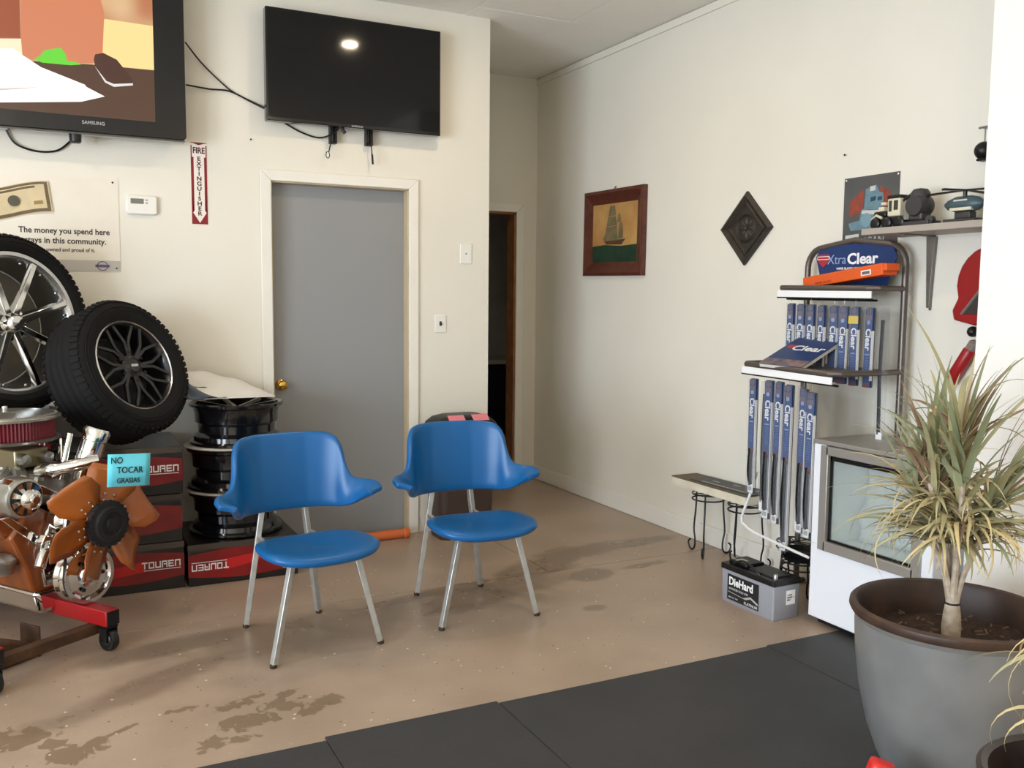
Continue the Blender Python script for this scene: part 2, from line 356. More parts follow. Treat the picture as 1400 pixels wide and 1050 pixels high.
# ------------------------------------------------------------------ blue chairs
mVinyl = mat('blue_vinyl', (16, 90, 148), .34, var=.04, vscale=6, bump=.12, bscale=300, spec=.45)
mLeg = mat('brushed_aluminium', (190, 192, 188), .38, metal=.75, var=.1, vscale=30)
mFoot = mat('rusty_foot', (70, 52, 38), .6, metal=.4)
def make_chair():
    t = thing('lounge_chair', '', 'chair')
    K = [  # t, x, y, ztop, zbot, lean outwards at the top
        (0.00, 0.000, 0.205, 0.824, 0.493, 0.035), (0.18, 0.100, 0.200, 0.824, 0.493, 0.034), (0.30, 0.165, 0.178, 0.820, 0.493, 0.030), (0.37, 0.203, 0.148, 0.808, 0.493, 0.026),
        (0.42, 0.217, 0.128, 0.765, 0.494, 0.022), (0.48, 0.226, 0.110, 0.690, 0.498, 0.020), (0.55, 0.236, 0.088, 0.632, 0.504, 0.030), (0.66, 0.252, 0.055, 0.617, 0.516, 0.055),
        (0.80, 0.268, 0.022, 0.612, 0.538, 0.078), (0.90, 0.278, -0.008, 0.604, 0.555, 0.082), (1.00, 0.286, -0.040, 0.584, 0.578, 0.066)]
    def samp(tv):
        a = abs(tv)
        for i in range(len(K)-1):
            if a <= K[i+1][0]+1e-9:
                q = (a-K[i][0])/(K[i+1][0]-K[i][0]); q = q*q*(3-2*q)*.35+q*.65
                return [K[i][j]+(K[i+1][j]-K[i][j])*q for j in range(1, 6)]
    def fn(u, w):
        tv = 2*u-1; x, y, zt, zb, ln = samp(tv)
        e = .004; x2, y2 = samp(min(1, abs(tv)+e))[:2]; x1, y1 = samp(max(0, abs(tv)-e))[:2]
        tx, ty = x2-x1, y2-y1; L = math.hypot(tx, ty) or 1; nx, ny = -ty/L, tx/L      # outward normal (away from the sitter)
        if nx*x+ny*y < 0: nx, ny = -nx, -ny
        prof = w**1.6
        px, py = x+nx*ln*prof, y+ny*ln*prof
        return ((px if tv >= 0 else -px), py, zb+(zt-zb)*w)
    MB().grid(fn, 57, 11).build('backrest', mVinyl, t, sub=1, solid=.026, sharp=180)
    def seat(u, w):
        a = 2*PI*u; n = 2.9
        c, s_ = math.cos(a), math.sin(a)
        ex = math.copysign(abs(c)**(2/n), c); ey = math.copysign(abs(s_)**(2/n), s_)
        prof = [(.0, -.024), (.7, -.026), (.94, -.022), (1.0, -.004), (.985, .010), (.93, .018), (.75, .021), (.4, .016), (.001, .012)]
        r, z = prof[round(w*8)]
        X = .238*ex*r*(1-.06*ey); Y = -.135+.195*ey*r
        return (X, Y, .405+z-.02*max(0, -ey*r-.55)+.12*X*X*2)
    MB().grid(seat, 40, 9, True).build('seat', mVinyl, t, sharp=180, sub=1)
    for sx in (-1, 1):
        MB().tube([(sx*.135, -.215, .385), (sx*.224, -.245, .012)], .0165, 4, rot=PI/4).build('leg', mLeg, t, .0025)
        MB().lathe([(.012,0),(.0135,.003),(.0135,.014),(.008,.018)], 12, (sx*.226, -.245, 0), capb=True).build('foot_glide', mFoot, t)
        MB().tube([(sx*.085, .212, .57), (sx*.163, .235, .012)], .0165, 4, rot=PI/4).build('leg', mLeg, t, .0025)
        MB().lathe([(.012,0),(.0135,.003),(.0135,.014),(.008,.018)], 12, (sx*.165, .235, 0), capb=True).build('foot_glide', mFoot, t)
        MB().tube([(sx*.132, -.215, .372), (sx*.113, .218, .385)], .012, 4, rot=PI/4).build('side_rail', mLeg, t)
    MB().tube([(-.16, -.19, .372), (.16, -.19, .372)], .010, 4, rot=PI/4).build('cross_rail', mLeg, t)
    return t
ch = make_chair(); ch.location = (1.67, 3.742, 0); ch.rotation_euler.z = math.radians(-1)
tag(ch, 'blue vinyl armchair on metal legs in front of the brown waste bin', 'chair', 'blue waiting chairs')
c2 = copy_tree(ch); c2.location = (.90, 3.68, 0); c2.rotation_euler.z = math.radians(8.5)
tag(c2, 'blue vinyl armchair on metal legs beside the black rim stack', 'chair', 'blue waiting chairs')

# ------------------------------------------------------------------ televisions
mScreen = mat('dark_screen', (10, 10, 11), .07, spec=.5)
mGloss = mat('gloss_bezel', (12, 12, 13), .18, coat=.4)
tv = thing('television', 'switched-off black flat television above the grey door', 'television', M_=onback(1.546, 2.617, 5.03))
MB().prism(rrect(.984, .582, .006), -.015, .038).build('housing', mGloss, tv, .003)
MB().poly([(-.482,-.272),(.482,-.272),(.482,.284),(-.482,.284)], .0385).build('screen', mScreen, tv)
MB().at(T((0, -.282, .0386))).text('SAMSUNG', .014, bold=.02).build('lettering', mat('silver_ink', (170,170,172), .4, metal=.6), tv)
MB().cbox((.455, -.286, .035), (.05, .008, .008)).build('sensor', mBlackM, tv)
tm_ = thing('television_mount', 'black wall mount with hanging release cords under the dark television', 'mount', M_=onback(1.53, 2.33, YB))
for cx, zb, dx in ((-.10, -.085, -.03), (.105, -.08, .012)):
    MB().box(cx-.018, cx-.008, zb, .25, .002, .04).box(cx+.008, cx+.018, zb, .25, .002, .04).box(cx-.018, cx+.018, zb, zb+.01, .002, .04).build('bracket', mBlackM, tm_, .001)
    c0 = MB().tube(spline([(cx+dx*.3, -.008, .046), (cx+dx*.6, -.08, .047), (cx+dx, -.135, .047)], 4), .0035, 6)
    if dx < 0: c0.tube([(cx+dx+.010*math.sin(a)*1.0-.006, -.152+.018*math.cos(a), .047) for a in [2*PI*i/14 for i in range(14)]], .0025, 6, closed=True)
    else: c0.tube([(cx+dx, -.13, .047), (cx+dx+.004, -.185, .047)], .006, 6)
    c0.build('release_cord', mBlack, tm_)
MB().box(-.2, .2, .05, .09, .001, .01).build('wall_plate', mBlackM, tm_)

tv1 = thing('television', 'large lit television showing papers and a phone on a desk', 'television', M_=onback(.02, 2.56, 4.99))
MB().prism(rrect(1.25, .765, .02), -.05, .046).build('housing', mGloss, tv1, .004)
MB().box(-.62, .62, -.39, -.381, -.03, .03).build('lower_lip', mat('smoke_lip', (110, 104, 98), .15, coat=.5), tv1, .003)
SC = MB(); sw = (-.512, .480, -.305, .35)
def em(name, rgb, e=1.0):
    M_ = bpy.data.materials.new(name); M_.use_nodes = True; n = M_.node_tree.nodes; l = M_.node_tree.links
    p = n['Principled BSDF']; p.inputs['Base Color'].default_value = (.01,.01,.01,1); p.inputs['Roughness'].default_value = .25
    p.inputs['Emission Color'].default_value = lin(rgb); p.inputs['Emission Strength'].default_value = e; return M_
scr = SC.poly([(sw[0],sw[2]),(sw[1],sw[2]),(sw[1],sw[3]),(sw[0],sw[3])], .0465).build('screen', em('screen_glow', (230, 150, 105), .9), tv1)
mg = scr.data.materials[0]; n = mg.node_tree.nodes; l = mg.node_tree.links
tc = n.new('ShaderNodeTexCoord'); ns = n.new('ShaderNodeTexNoise'); ns.inputs['Scale'].default_value = 3.2; ns.inputs['Detail'].default_value = 1.5
l.new(tc.outputs['Object'], ns.inputs['Vector']); rp = n.new('ShaderNodeValToRGB'); rp.color_ramp.elements[0].position = .33; rp.color_ramp.elements[1].position = .68
rp.color_ramp.elements[0].color = lin((196, 104, 62)); rp.color_ramp.elements[1].color = lin((250, 212, 160)); l.new(ns.outputs[0], rp.inputs[0]); l.new(rp.outputs[0], n['Principled BSDF'].inputs['Emission Color'])
def tvxy(px, py):   # photo pixel inside the screen rectangle -> local screen coordinates
    return ((px-211)/213*.70+.480, (-(py-(147+22*px/211))/146*.505)-.305)
def pic(name, pts, z, mt): MB().poly([tvxy(*p) for p in pts], z).build(name, mt, scr)
pic('picture_shade', [(-60,57),(35,56),(36,5),(30,0),(-60,0)], .0467, em('p0', (176, 92, 58), .9))
pic('picture_light', [(-60,58),(37,57),(37,80),(-60,84)], .0468, em('p1', (255, 236, 200), 1.1))
pic('picture_light', [(145,28),(211,36),(211,96),(128,90),(128,80)], .0468, em('p2', (255, 222, 150), 1.1))
pic('picture_desk', [(-60,82),(50,86),(130,90),(211,97),(211,169),(100,157.4),(-60,140.8)], .0470, em('p3', (96, 64, 44), .8))
pic('picture_arm', [(36,60),(38,5),(40,0),(140,0),(145,20),(140,88),(70,88),(37,82)], .0469, em('p4', (228, 140, 100), .95))
pic('picture_paper', [(-60,72),(25,70),(60,94),(116,117),(118,120),(142,133),(110,140),(-60,140)], .0473, em('p5', (255, 252, 250), 1.3))
pic('picture_paper_edge', [(-60,124),(60,120),(100,117),(-60,130)], .0474, em('p6', (226, 205, 200), 1))
pic('picture_phone', [(129,82),(131,76),(142,74),(160,83),(181,110),(181,118),(155,118),(145,112),(130,92)], .0473, em('p7', (92, 52, 38), .7))
pic('picture_phone_edge', [(130,92),(145,112),(155,116),(181,115),(181,118),(155,120),(143,114)], .0475, em('p8', (240, 236, 230), 1))
pic('picture_green', [(51,84),(60,78),(65,72),(72,70),(86,68),(92,76),(94,86),(104,86),(112,90),(98,91),(62,88)], .0474, em('p9', (110, 225, 60), 1))
MB().at(T((.20, -.336, .0465))).text('SAMSUNG', .022, bold=.02).build('lettering', mat('silver_ink', (170,170,172)), tv1)
MB().lathe([(1e-4,-.035),(.02,-.035),(.026,-.03),(.028,0),(.028,.04)], 16, (0,0,0)).at(Mx.Identity(4)).build('sensor_knob', mBlack, tv1).matrix_local = T((.12, -.395, .0)) @ Rot(-90, 'X')
MB().box(-.25, .25, -.2, .2, -.1, -.05).build('wall_bracket', mBlackM, tv1)
cb = MB().tube(spline([(.66,YB-.06,2.68),(.74,YB-.02,2.60),(.83,YB-.012,2.52),(.90,YB-.008,2.470),(.99,YB-.008,2.432),(1.067,YB-.02,2.40),(1.12,YB-.05,2.365)], 5), .004, 6).tube(spline([(.66,YB-.06,2.469),(.78,YB-.015,2.47),(.884,YB-.008,2.471),(1.0,YB-.008,2.425),(1.08,YB-.02,2.39)], 5), .0045, 6)
cb.tube(spline([(1.13,YB-.012,2.36),(1.18,YB-.01,2.328),(1.266,YB-.01,2.29),(1.358,YB-.01,2.272),(1.425,YB-.05,2.295),(1.462,YB-.055,2.335)], 5), .0045, 6).tube([(1.462,YB-.055,2.34),(1.49,YB-.055,2.30)], .009, 6)
tag(cb.build('television_cable', mBlack), 'thin black cables running along the wall between both televisions', 'cable')
o = MB().tube(spline([(-.16,YB-.012,2.19),(-.12,YB-.012,2.12),(-.03,YB-.012,2.09),(.06,YB-.012,2.10),(.12,YB-.012,2.15)], 5), .005, 6).build('looped_cable', mBlack)
tag(o, 'black cable loop drooping below the lit television', 'cable')

# ------------------------------------------------------------------ back wall signs and plates
fs = thing('safety_sign', 'red and white fire extinguisher arrow sign on the wall', 'sign', M_=onback(.722, 1.985))
MB().box(-.042, .042, -.212, .212, .0005, .002).build('panel', mat('sign_white', (236, 228, 218), .4), fs)
mMar = mat('sign_red', (132, 24, 34), .45)
r = MB()
for pts in ([(-.040,.195),(-.040,-.21),(.040,-.21),(.040,.195),(.034,.195),(.034,-.15),(.0,-.203),(-.034,-.15),(-.034,.195)],): r.poly(pts, .0023)
r.poly([(-.04,.21),(.04,.21),(.04,.206),(-.04,.206)], .0023).poly([(-.03,.206),(.03,.206),(0,.196)], .0023)
r.poly([(-.034,.135),(-.026,.135),(-.026,-.14),(-.034,-.15)], .0023).poly([(.034,.135),(.026,.135),(.026,-.14),(.034,-.15)], .0023)
r.build('red_border', mMar, fs)
tx = MB().at(T((0, .168, .0026))).text('FIRE', .042, sx=.80, bold=.03)
for i, c in enumerate('EXTINGUISHER'): tx.at(T((0, .126-i*.0256, .0026))).text(c, .029, sx=1.15, bold=.03)
tx.build('lettering', mat('sign_dark_red', (70, 22, 30), .5), fs)

th = thing('thermostat', 'white wall thermostat with a small grey display', 'thermostat', M_=onback(.438, 1.858))
MB().prism(rrect(.146, .094, .014), .0005, .022).build('body', mWhite, th, .005)
MB().prism(rrect(.150, .100, .016), .0004, .006).build('back_plate', mWhite, th, .002)
MB().cbox((-.022, .018, .0225), (.062, .026, .002)).build('display', mat('lcd', (118, 120, 106), .3), th, .001)
for k in range(2): MB().cbox((.022, .025-.014*k, .023), (.012, .008, .004)).build('button', mat('lcd_grey', (180,178,170), .4), th, .001)

def plate(name, label, x, z, w, h, cat):
    t = thing(name, label, cat, M_=onback(x, z)); MB().prism(rrect(w, h, .006), .0004, .006).build('plate', mWhite, t, .0025); return t
p1 = plate('blank_plate', 'white cover plate with a small centre hole above the light switch', 2.243, 1.667, .075, .12, 'cover plate')
MB().lathe([(.001,0),(.006,0),(.004,.0068),(.001,.0068)], 12).build('hole', mInk, p1)
p2 = plate('light_switch', 'white light switch plate with a dark toggle slot', 2.079, 1.248, .072, .104, 'switch')
MB().cbox((0,.002,.0065), (.014,.026,.002)).build('slot', mInk, p2); MB().at(T((.002,.004,.008)) @ Rot(35,'X')).cbox((0,0,.004),(.008,.010,.016)).build('toggle', mat('toggle', (60,56,50), .4), p2, .001)

ms = thing('community_sign', 'cream metal sign about money staying in the community', 'sign', M_=onback(.0, 1.748))
MB().prism(rrect(.662, .46, .012), .0005, .003).build('panel', mat('sign_cream', (228, 221, 206), .5, var=.02), ms)
MB().poly([(-.33,-.228),(.33,-.228),(.33,-.175),(-.33,-.175)], .0034).build('lower_band', mat('sign_band', (186, 182, 174), .5), ms)
tt = MB().at(T((.285, -.035, .0034))).text('The money you spend here', .0395, 'RIGHT', .92, .025)
tt.at(T((.268, -.083, .0034))).text('stays in this community.', .0395, 'RIGHT', .95, .025)
tt.at(T((.215, -.127, .0034))).text('Locally owned and proud of it.', .026, 'RIGHT', .90, .02).build('lettering', mat('sign_ink', (62, 54, 50), .6), ms)
em_ = MB().tube([(.247+.024*math.cos(a), -.202+.022*math.sin(a), .0036) for a in [2*PI*i/20 for i in range(20)]], .002, 4, closed=True).box(.214, .280, -.209, -.195, .0034, .0042)
em_.build('emblem', mat('emblem_purple', (96, 84, 120), .5), ms)
MB().at(T((.07, -.202, .0036))).text('COMMUNITY PROUD', .011, 'RIGHT', 1.2).build('fine_print', mat('band_ink', (150,146,140), .6), ms)
for q in ((.312,-.212),(.305,.215)): MB().lathe([(1e-4,.0045),(.004,.004),(.005,.003)], 10, (q[0],q[1],0)).build('screw', mInk, ms)
bill = thing('banknote_print', '', 'x'); bpy.data.objects.remove(bill)
BN = T((-.135, .10, .0045)) @ Rot(7, 'Z')
def bw(x, y): return (x, y+.012*math.sin(x*14), .001+.006*math.sin(x*10)**2)
def patch(x0, x1, y0, y1, dz, nx=14):
    b_ = MB().at(BN); b_.grid(lambda u, w: (lambda q: (q[0], q[1], q[2]+dz))(bw(x0+(x1-x0)*u, y0+(y1-y0)*w)), nx, 2); return b_
note = patch(-.16, .16, -.075, .075, 0).build('banknote', mat('note_paper', (206, 188, 150), .6, var=.06, vscale=25), ms, label='curling printed banknote picture')
mNI = mat('note_ink', (104, 88, 62), .6, var=.2, vscale=60)
for a in ((-.155,.155,.060,.071),(-.155,.155,-.071,-.055),(.140,.155,-.055,.060),(-.155,-.14,-.055,.060),(-.1,.10,.045,.055)): patch(*a, .0006).build('border', mNI, note)
MB().at(BN @ T((0, .0, .008))).lathe([(1e-4,0),(.026,0)], 20).build('seal', mat('note_seal', (84, 78, 66), .6), note)
patch(.085, .125, -.035, -.018, .0007, 4).build('denomination', mat('note_gold', (150, 122, 66), .5), note)

# ------------------------------------------------------------------ waste bin, orange pipe
bn = thing('waste_bin', 'brown plastic waste bin with pink stickers behind the right blue chair', 'bin', (2.145, 4.93, 0)); bn.scale = (1, 1, 1.035)
mBin = mat('brown_plastic', (66, 52, 46), .45, var=.05)
def rr3(w, d_, z, r=.05): return [(x, y, z) for x, y in rrect(w, d_, r, 5)]
def loft(mb, rings, capb=True, capt=True):
    n = len(rings[0]); o = len(mb.v); vs = [p for R in rings for p in R]; f = []
    for i in range(len(rings)-1):
        for k in range(n): f.append((i*n+k, i*n+(k+1) % n, (i+1)*n+(k+1) % n, (i+1)*n+k))
    if capb: f.append(tuple(range(n))[::-1])
    if capt: f.append(tuple((len(rings)-1)*n+k for k in range(n)))
    return mb.add(vs, f)
loft(MB(), [rr3(.31,.21,0), rr3(.33,.23,.05), rr3(.375,.275,.60)]).build('body', mBin, bn)
loft(MB(), [rr3(.39,.285,.60), rr3(.395,.29,.625), rr3(.37,.27,.655), rr3(.31,.22,.685), rr3(.22,.14,.70)]).build('lid', mBlackM, bn)
mPink = mat('pink_sticker', (226, 130, 140), .6)
for x in (-.075, .075): MB().at(T((x, -.112, .686)) @ Rot(36, 'X')).cbox((0,0,.004),(.10,.05,.002)).build('sticker', mPink, bn)
o = MB().at(T((1.52, 4.995, .028)) @ Rot(90,'Y') @ Rot(0,'X')).lathe([(1e-4,-.31),(.026,-.31),(.027,-.30),(.027,.29),(.031,.295),(.031,.32),(.026,.325),(.024,.30),(1e-4,.30)], 20).build('orange_pipe', mat('orange_plastic', (206, 104, 52), .45))
tag(o, 'orange plastic pipe lying on the floor along the grey door', 'pipe')

# ------------------------------------------------------------------ picture frame and plaque on the right wall
pf = thing('framed_painting', 'sailing ship painting in a dark reddish wooden frame', 'painting', M_=onright(5.175, 1.842) @ Rot(-.8, 'Z'))
mMahog = mat('mahogany', (98, 50, 36), .35, rgb2=(72, 34, 26), vscale=18, coat=.3)
pw, ph = .715, .565
for i, (c, rt, L) in enumerate((((0,-ph/2),0,pw),((pw/2,0),90,ph),((0,ph/2),180,pw),((-pw/2,0),270,ph))):
    b_ = MB().at(T((c[0],c[1],0)) @ Rot(rt,'Z'))
    prof = [(0,.002),(0,.03),(.02,.036),(.035,.03),(.055,.022),(.075,.018),(.09,.012),(.09,.002)]
    n = len(prof); vs = [(-L/2+q, q, z) for q, z in prof]+[(L/2-q, q, z) for q, z in prof]
    b_.add(vs, [(k, (k+1) % n, n+(k+1) % n, n+k) for k in range(n)]+[tuple(range(n))[::-1], tuple(range(n, 2*n))]).build('frame_moulding', mMahog, pf, sharp=20)
cv = MB().poly([(-pw/2+.088,-ph/2+.088),(pw/2-.088,-ph/2+.088),(pw/2-.088,ph/2-.088),(-pw/2+.088,ph/2-.088)], .010).build('canvas', mat('painted_sky', (190, 150, 88), .5, rgb2=(168, 116, 66), vscale=6), pf)
X0, Y0 = pw/2-.09, ph/2-.09
MB().poly([(-X0,-Y0),(X0,-Y0),(X0,-Y0*.42),(X0*.3,-Y0*.46),(-X0*.4,-Y0*.40),(-X0,-Y0*.44)], .0105).build('painted_sea', mat('painted_sea', (28, 50, 42), .4, rgb2=(44, 66, 44), vscale=14), cv)
mSail = mat('painted_sails', (96, 92, 66), .6, rgb2=(130, 112, 76), vscale=18)
sh = MB()
for p in ([(-.06,-.07),(.075,-.075),(.11,-.035),(.09,-.04),(-.08,-.045),(-.11,-.02)],): sh.poly([(a*1.35-.01,b_-.005) for a,b_ in p], .0112)
sh.build('painted_hull', mat('painted_hull', (88, 56, 36), .6), cv)
sl = MB()
for x0, x1, y0, y1 in ((-.045,.02,.10,.165),(-.06,.03,.04,.10),(-.075,.04,-.05,.04),(.04,.085,-.04,.06),(.03,.065,.06,.115)): sl.poly([(q_[0]*1.4-.01,q_[1]*1.08) for q_ in ((x0,y0),(x1,y0+.004),(x1-.012,y1),(x0+.012,y1-.004))], .0115+.0001*len(sl.f))
sl.poly([(-.13,-.04),(-.08,-.045),(-.07,.06)], .0113); sl.build('painted_sails', mSail, cv)
MB().tube([(0,ph/2,.02),(0,ph/2+.02,.006)], .003, 6).build('hanger', mBlackM, pf)

dp = thing('diamond_plaque', 'dark bronze diamond-shaped wall plaque with a flower medallion', 'plaque', M_=onright(3.886, 1.788) @ Rot(-1.2,'Z'))
mBronze = mat('dark_bronze', (58, 52, 44), .5, metal=.35, var=.25, vscale=30, bump=.3, bscale=90)
def dia(w, h): return [(w,0),(0,h),(-w,0),(0,-h)]
def rhomb(mb, w, h, w2, h2, z0, z1):
    vs = [(*p, .001) for p in dia(w,h)]+[(*p, z0) for p in dia(w,h)]+[(*p, z1) for p in dia((w+w2)/2,(h+h2)/2)]+[(*p, z0*.6) for p in dia(w2,h2)]
    return mb.add(vs, [(a*4+k, a*4+(k+1) % 4, (a+1)*4+(k+1) % 4, (a+1)*4+k) for a in range(3) for k in range(4)])
rhomb(MB(), .203, .196, .155, .150, .016, .026).build('outer_frame', mBronze, dp, sharp=15)
rhomb(MB(), .150, .145, .118, .114, .014, .019).build('inner_frame', mBronze, dp, sharp=15)
MB().prism(dia(.17,.165), .001, .009).build('back_plate', mBronze, dp)
MB().lathe([(.062,.009),(.070,.020),(.078,.009)], 32).build('ring', mBronze, dp)
for k in range(8):
    MB().at(Rot(45*k,'Z') @ T((.036,0,.009))).add([(p[0]*.024, p[1]*.011, 0) for p in arc(0,0,1,0,330,11)]+[(0,0,.012)], [(i, (i+1) % 12, 12) for i in range(12)]).build('petal', mBronze, dp)
MB().ball((0,0,.010), .014, sz=.7).build('boss', mBronze, dp)

# ------------------------------------------------------------------ wheel boxes
mBoxBlk = mat('black_carton', (26, 23, 23), .28, var=.2, vscale=6, coat=.25)
mBoxRed = mat('carton_red', (112, 18, 22), .3, coat=.25, rgb2=(150, 24, 26), vscale=5)
mBoxRed2 = mat('carton_bright_red', (196, 28, 30), .3, coat=.25)
def wheel_box(label, x0, y0, z0, w, d, h, flip=False, rot=0, tape=True, tx=.165):
    t = thing('wheel_box', label, 'box', (x0+w/2, y0+d/2, z0), math.radians(rot), 'wheel cartons')
    MB().box(-w/2, w/2, -d/2, d/2, .0005, h-.0005).build('carton', mBoxBlk, t, .004)
    M_ = T((0, -d/2-.0006, h/2)) @ FB @ (Rot(180, 'Z') if flip else Mx.Identity(4))
    band = [(-w/2, -.02*h/.23)]+[(-w/2+w*i/10, .055+.022*math.sin(i/10*PI)) for i in range(11)]+[(w/2, -.045)]+[(w/2-w*i/10, -.05-.028*math.sin(PI*i/10)+.012*i/10) for i in range(11)]
    band = [(x, max(-h/2+.004, min(h/2-.004, y))) for x, y in band]
    MB().at(M_).poly(band, 0).build('red_band', mBoxRed, t)
    MB().at(M_).poly([(-.02,-.03),(.09,-.018),(.09,.035),(-.06,.01),(-.16,-.045)], .0005).build('bright_flash', mBoxRed2, t)
    L = MB().at(M_ @ T((tx, .012, .001)))
    S_ = {'T':[(0,.8,1,1),(.4,0,.6,.8)],'O':[(0,0,.2,1),(.8,0,1,1),(.2,.8,.8,1),(.2,0,.8,.2)],'U':[(0,0,.2,1),(.8,0,1,1),(.2,0,.8,.2)],'R':[(0,0,.2,1),(.2,.8,1,1),(.8,.45,1,.8),(.35,.42,1,.58),(.8,0,1,.42)],'E':[(0,0,.2,1),(.2,.8,1,1),(.2,.42,.9,.58),(.2,0,1,.2)],'N':[(0,0,.2,1),(.2,.8,1,1),(.8,0,1,.8)]}
    for ci, ch_ in enumerate('TOUREN'):
        x_ = -.088+ci*.0295
        for a_, b_, c_, d_ in S_[ch_]: L.box(x_+a_*.025, x_+c_*.025, -.016+b_*.032, -.016+d_*.032, 0, .0004)
    L.box(-.080, .085, -.026, -.023, 0, .0003); L.build('lettering', mWhiteInk, t)
    # the same print on the side
    Ms = T((w/2+.0006, 0, h/2)) @ Rot(90, 'Z') @ FB
    MB().at(Ms).poly([(x*d/w, y) for x, y in band], 0).build('red_band', mBoxRed, t)
    if tape: MB().box(-w/2-.0012, w/2+.0012, -d/2-.0014, -d/2-.001, h-.03, h-.001).build('tape', mat('clear_tape', (70, 62, 56), .12, coat=.5), t)
    return t
BX = [('black and red wheel carton at the bottom of the stack behind the fan', .0), ('black and red wheel carton in the middle of the stack behind the fan', .23), ('black and red wheel carton on top of the stack, under the black-rimmed tyre', .46)]
for i, (lb, z) in enumerate(BX): wheel_box(lb, .005+random.uniform(-.004,.004), 4.56+random.uniform(0,.008), z, .535, .5, .23, tx=(.165, -.12, .165)[i])
for i, lb in enumerate(('bottom wheel carton of the stack behind the engine', 'middle wheel carton of the stack behind the engine', 'top wheel carton under the chrome wheel')):
    wheel_box(lb, -.56, 4.705, i*.284, .545, .375, .284)
wheel_box('black and red wheel carton printed upside down under the rim stack', .557, 4.555, 0, .53, .515, .205, flip=True)

# ------------------------------------------------------------------ tyres with wheels
def wheel_base(t, R, w, rr, mtread, lugs=64):
    h = w/2
    prof = [(rr,h*.86),(rr+.012,h*.95),(rr+(R-rr)*.35,h*1.04),(rr+(R-rr)*.7,h*1.0),(R-.018,h*.90),(R-.004,h*.76)]
    for k in (.5, .15, -.15, -.5): prof += [(R, h*(k+.12)), (R-.006, h*(k+.05)), (R-.006, h*(k-.05)), (R, h*(k-.12))]
    prof += [(R-.004,-h*.76),(R-.018,-h*.9),(rr+(R-rr)*.5,-h*1.04),(rr,-h*.86),(rr-.01,-h*.8),(rr-.01,h*.8)]
    MB().lathe(prof, 72, closed=True).build('tyre', mtread, t)
    tr = MB()
    for k in range(lugs):
        for s_ in (-1, 1):
            tr.at(Rot(360*k/lugs+(180/lugs if s_ > 0 else 0),'Z') @ T((R-.006,0,s_*h*.80)) @ Rot(s_*-28,'Y')).cbox((-.0035,0,0),(.014,2*PI*R/lugs*.62,h*.30))
    tr.build('tread_block', mtread, t, kind='stuff')
    sw_ = MB()
    for rad in (.45, .6): sw_.lathe([(rr+(R-rr)*rad-.002,h*1.03),(rr+(R-rr)*rad,h*1.035+.002),(rr+(R-rr)*rad+.002,h*1.03)], 72)
    sw_.build('sidewall_rib', mtread, t)
def place_axis(t, c, n):
    n = V(n).normalized(); x = V((0,0,1)).cross(n).normalized(); y = n.cross(x)
    t.matrix_world = T(c) @ Mx((x, y, n)).transposed().to_4x4()
def dirv(yaw, el): return (math.sin(math.radians(yaw))*math.cos(math.radians(el)), -math.cos(math.radians(yaw))*math.cos(math.radians(el)), math.sin(math.radians(el)))
mRimB = mat('black_rim', (20, 20, 21), .3, coat=.3)
mRimEdge = mat('machined_edge', (206, 206, 206), .25, metal=.9)
tw = thing('tyre_wheel', 'off-road tyre on a black mesh wheel leaning on the wheel cartons', 'tyre')
R, w, rr = .324, .245, .214
wheel_base(tw, R, w, rr, mRubber)
MB().lathe([(rr-.006,.110),(rr-.002,.116),(rr+.003,.112),(rr+.002,.106)], 72, closed=True).build('rim_lip', mRimEdge, tw)
MB().lathe([(rr-.008,.112),(rr-.018,.10),(rr-.03,.06),(rr-.045,-.1)], 64).build('rim_barrel', mRimB, tw)
MB().lathe([(1e-4,-.02),(rr-.03,-.02)], 40).build('shade_disc', mat('rim_inside', (16,16,16), .6), tw)  # added dark disc standing in for the shade inside the hollow wheel
for k in range(8):
    for s_ in (-1, 1):
        a = math.radians(45*k); b_ = math.radians(45*k+s_*16)
        p0, p1, p2 = [V((math.cos(q)*r_, math.sin(q)*r_, z)) for q, r_, z in ((a+s_*.07,.045,.082),(a+s_*.10,.12,.094),(b_,rr-.012,.100))]
        MB().tube([p0, p1, p2], [.013,.0105,.0105], 4, rot=PI/4).build('spoke', mRimB, tw, .002)
MB().lathe([(1e-4,.105),(.03,.104),(.036,.098),(.055,.090),(.06,.07)], 32).build('centre_cap', mRimB, tw)
MB().cbox((0,0,.1055),(.04,.012,.002)).build('emblem', mRimEdge, tw)
for k in range(6): MB().at(Rot(60*k+30,'Z')).lathe([(.001,.098),(.008,.096),(.009,.08)], 8, (.07,0,0)).build('lug_nut', mBlackM, tw)
place_axis(tw, (.283, 4.665, 1.040), dirv(40, 21))

cw = thing('tyre_wheel', 'large low-profile tyre on a chrome spoked wheel at the left edge', 'tyre')
R, w, rr = .398, .22, .315
wheel_base(cw, R, w, rr, mRubber, 80)
MB().lathe([(rr-.022,.090),(rr-.012,.100),(rr+.004,.100),(rr+.003,.086)], 80, closed=True).build('rim_lip', mRimEdge, cw)
MB().lathe([(rr-.012,.092),(rr-.03,.07),(rr-.038,.0),(rr-.05,-.09)], 72).build('rim_barrel', mat('barrel_grey', (140, 140, 138), .25, metal=.8), cw)
MB().lathe([(1e-4,-.075),(rr-.05,-.075)], 40).build('backing', mat('cardboard_grey', (118, 112, 102), .7), cw)
for k in range(8):
    a = math.radians(45*k+18)
    pts = [V((math.cos(a)*r_, math.sin(a)*r_, z)) for r_, z in ((.04,.06),(.15,.075),(.25,.082),(rr-.02,.072))]
    MB().tube(pts, [.030,.022,.020,.027], 6).build('spoke', mChrome, cw, .002)
MB().lathe([(1e-4,.125),(.03,.122),(.042,.108),(.048,.085),(.075,.075),(.085,.05),(.085,.03)], 36).build('centre_cap', mChrome, cw)
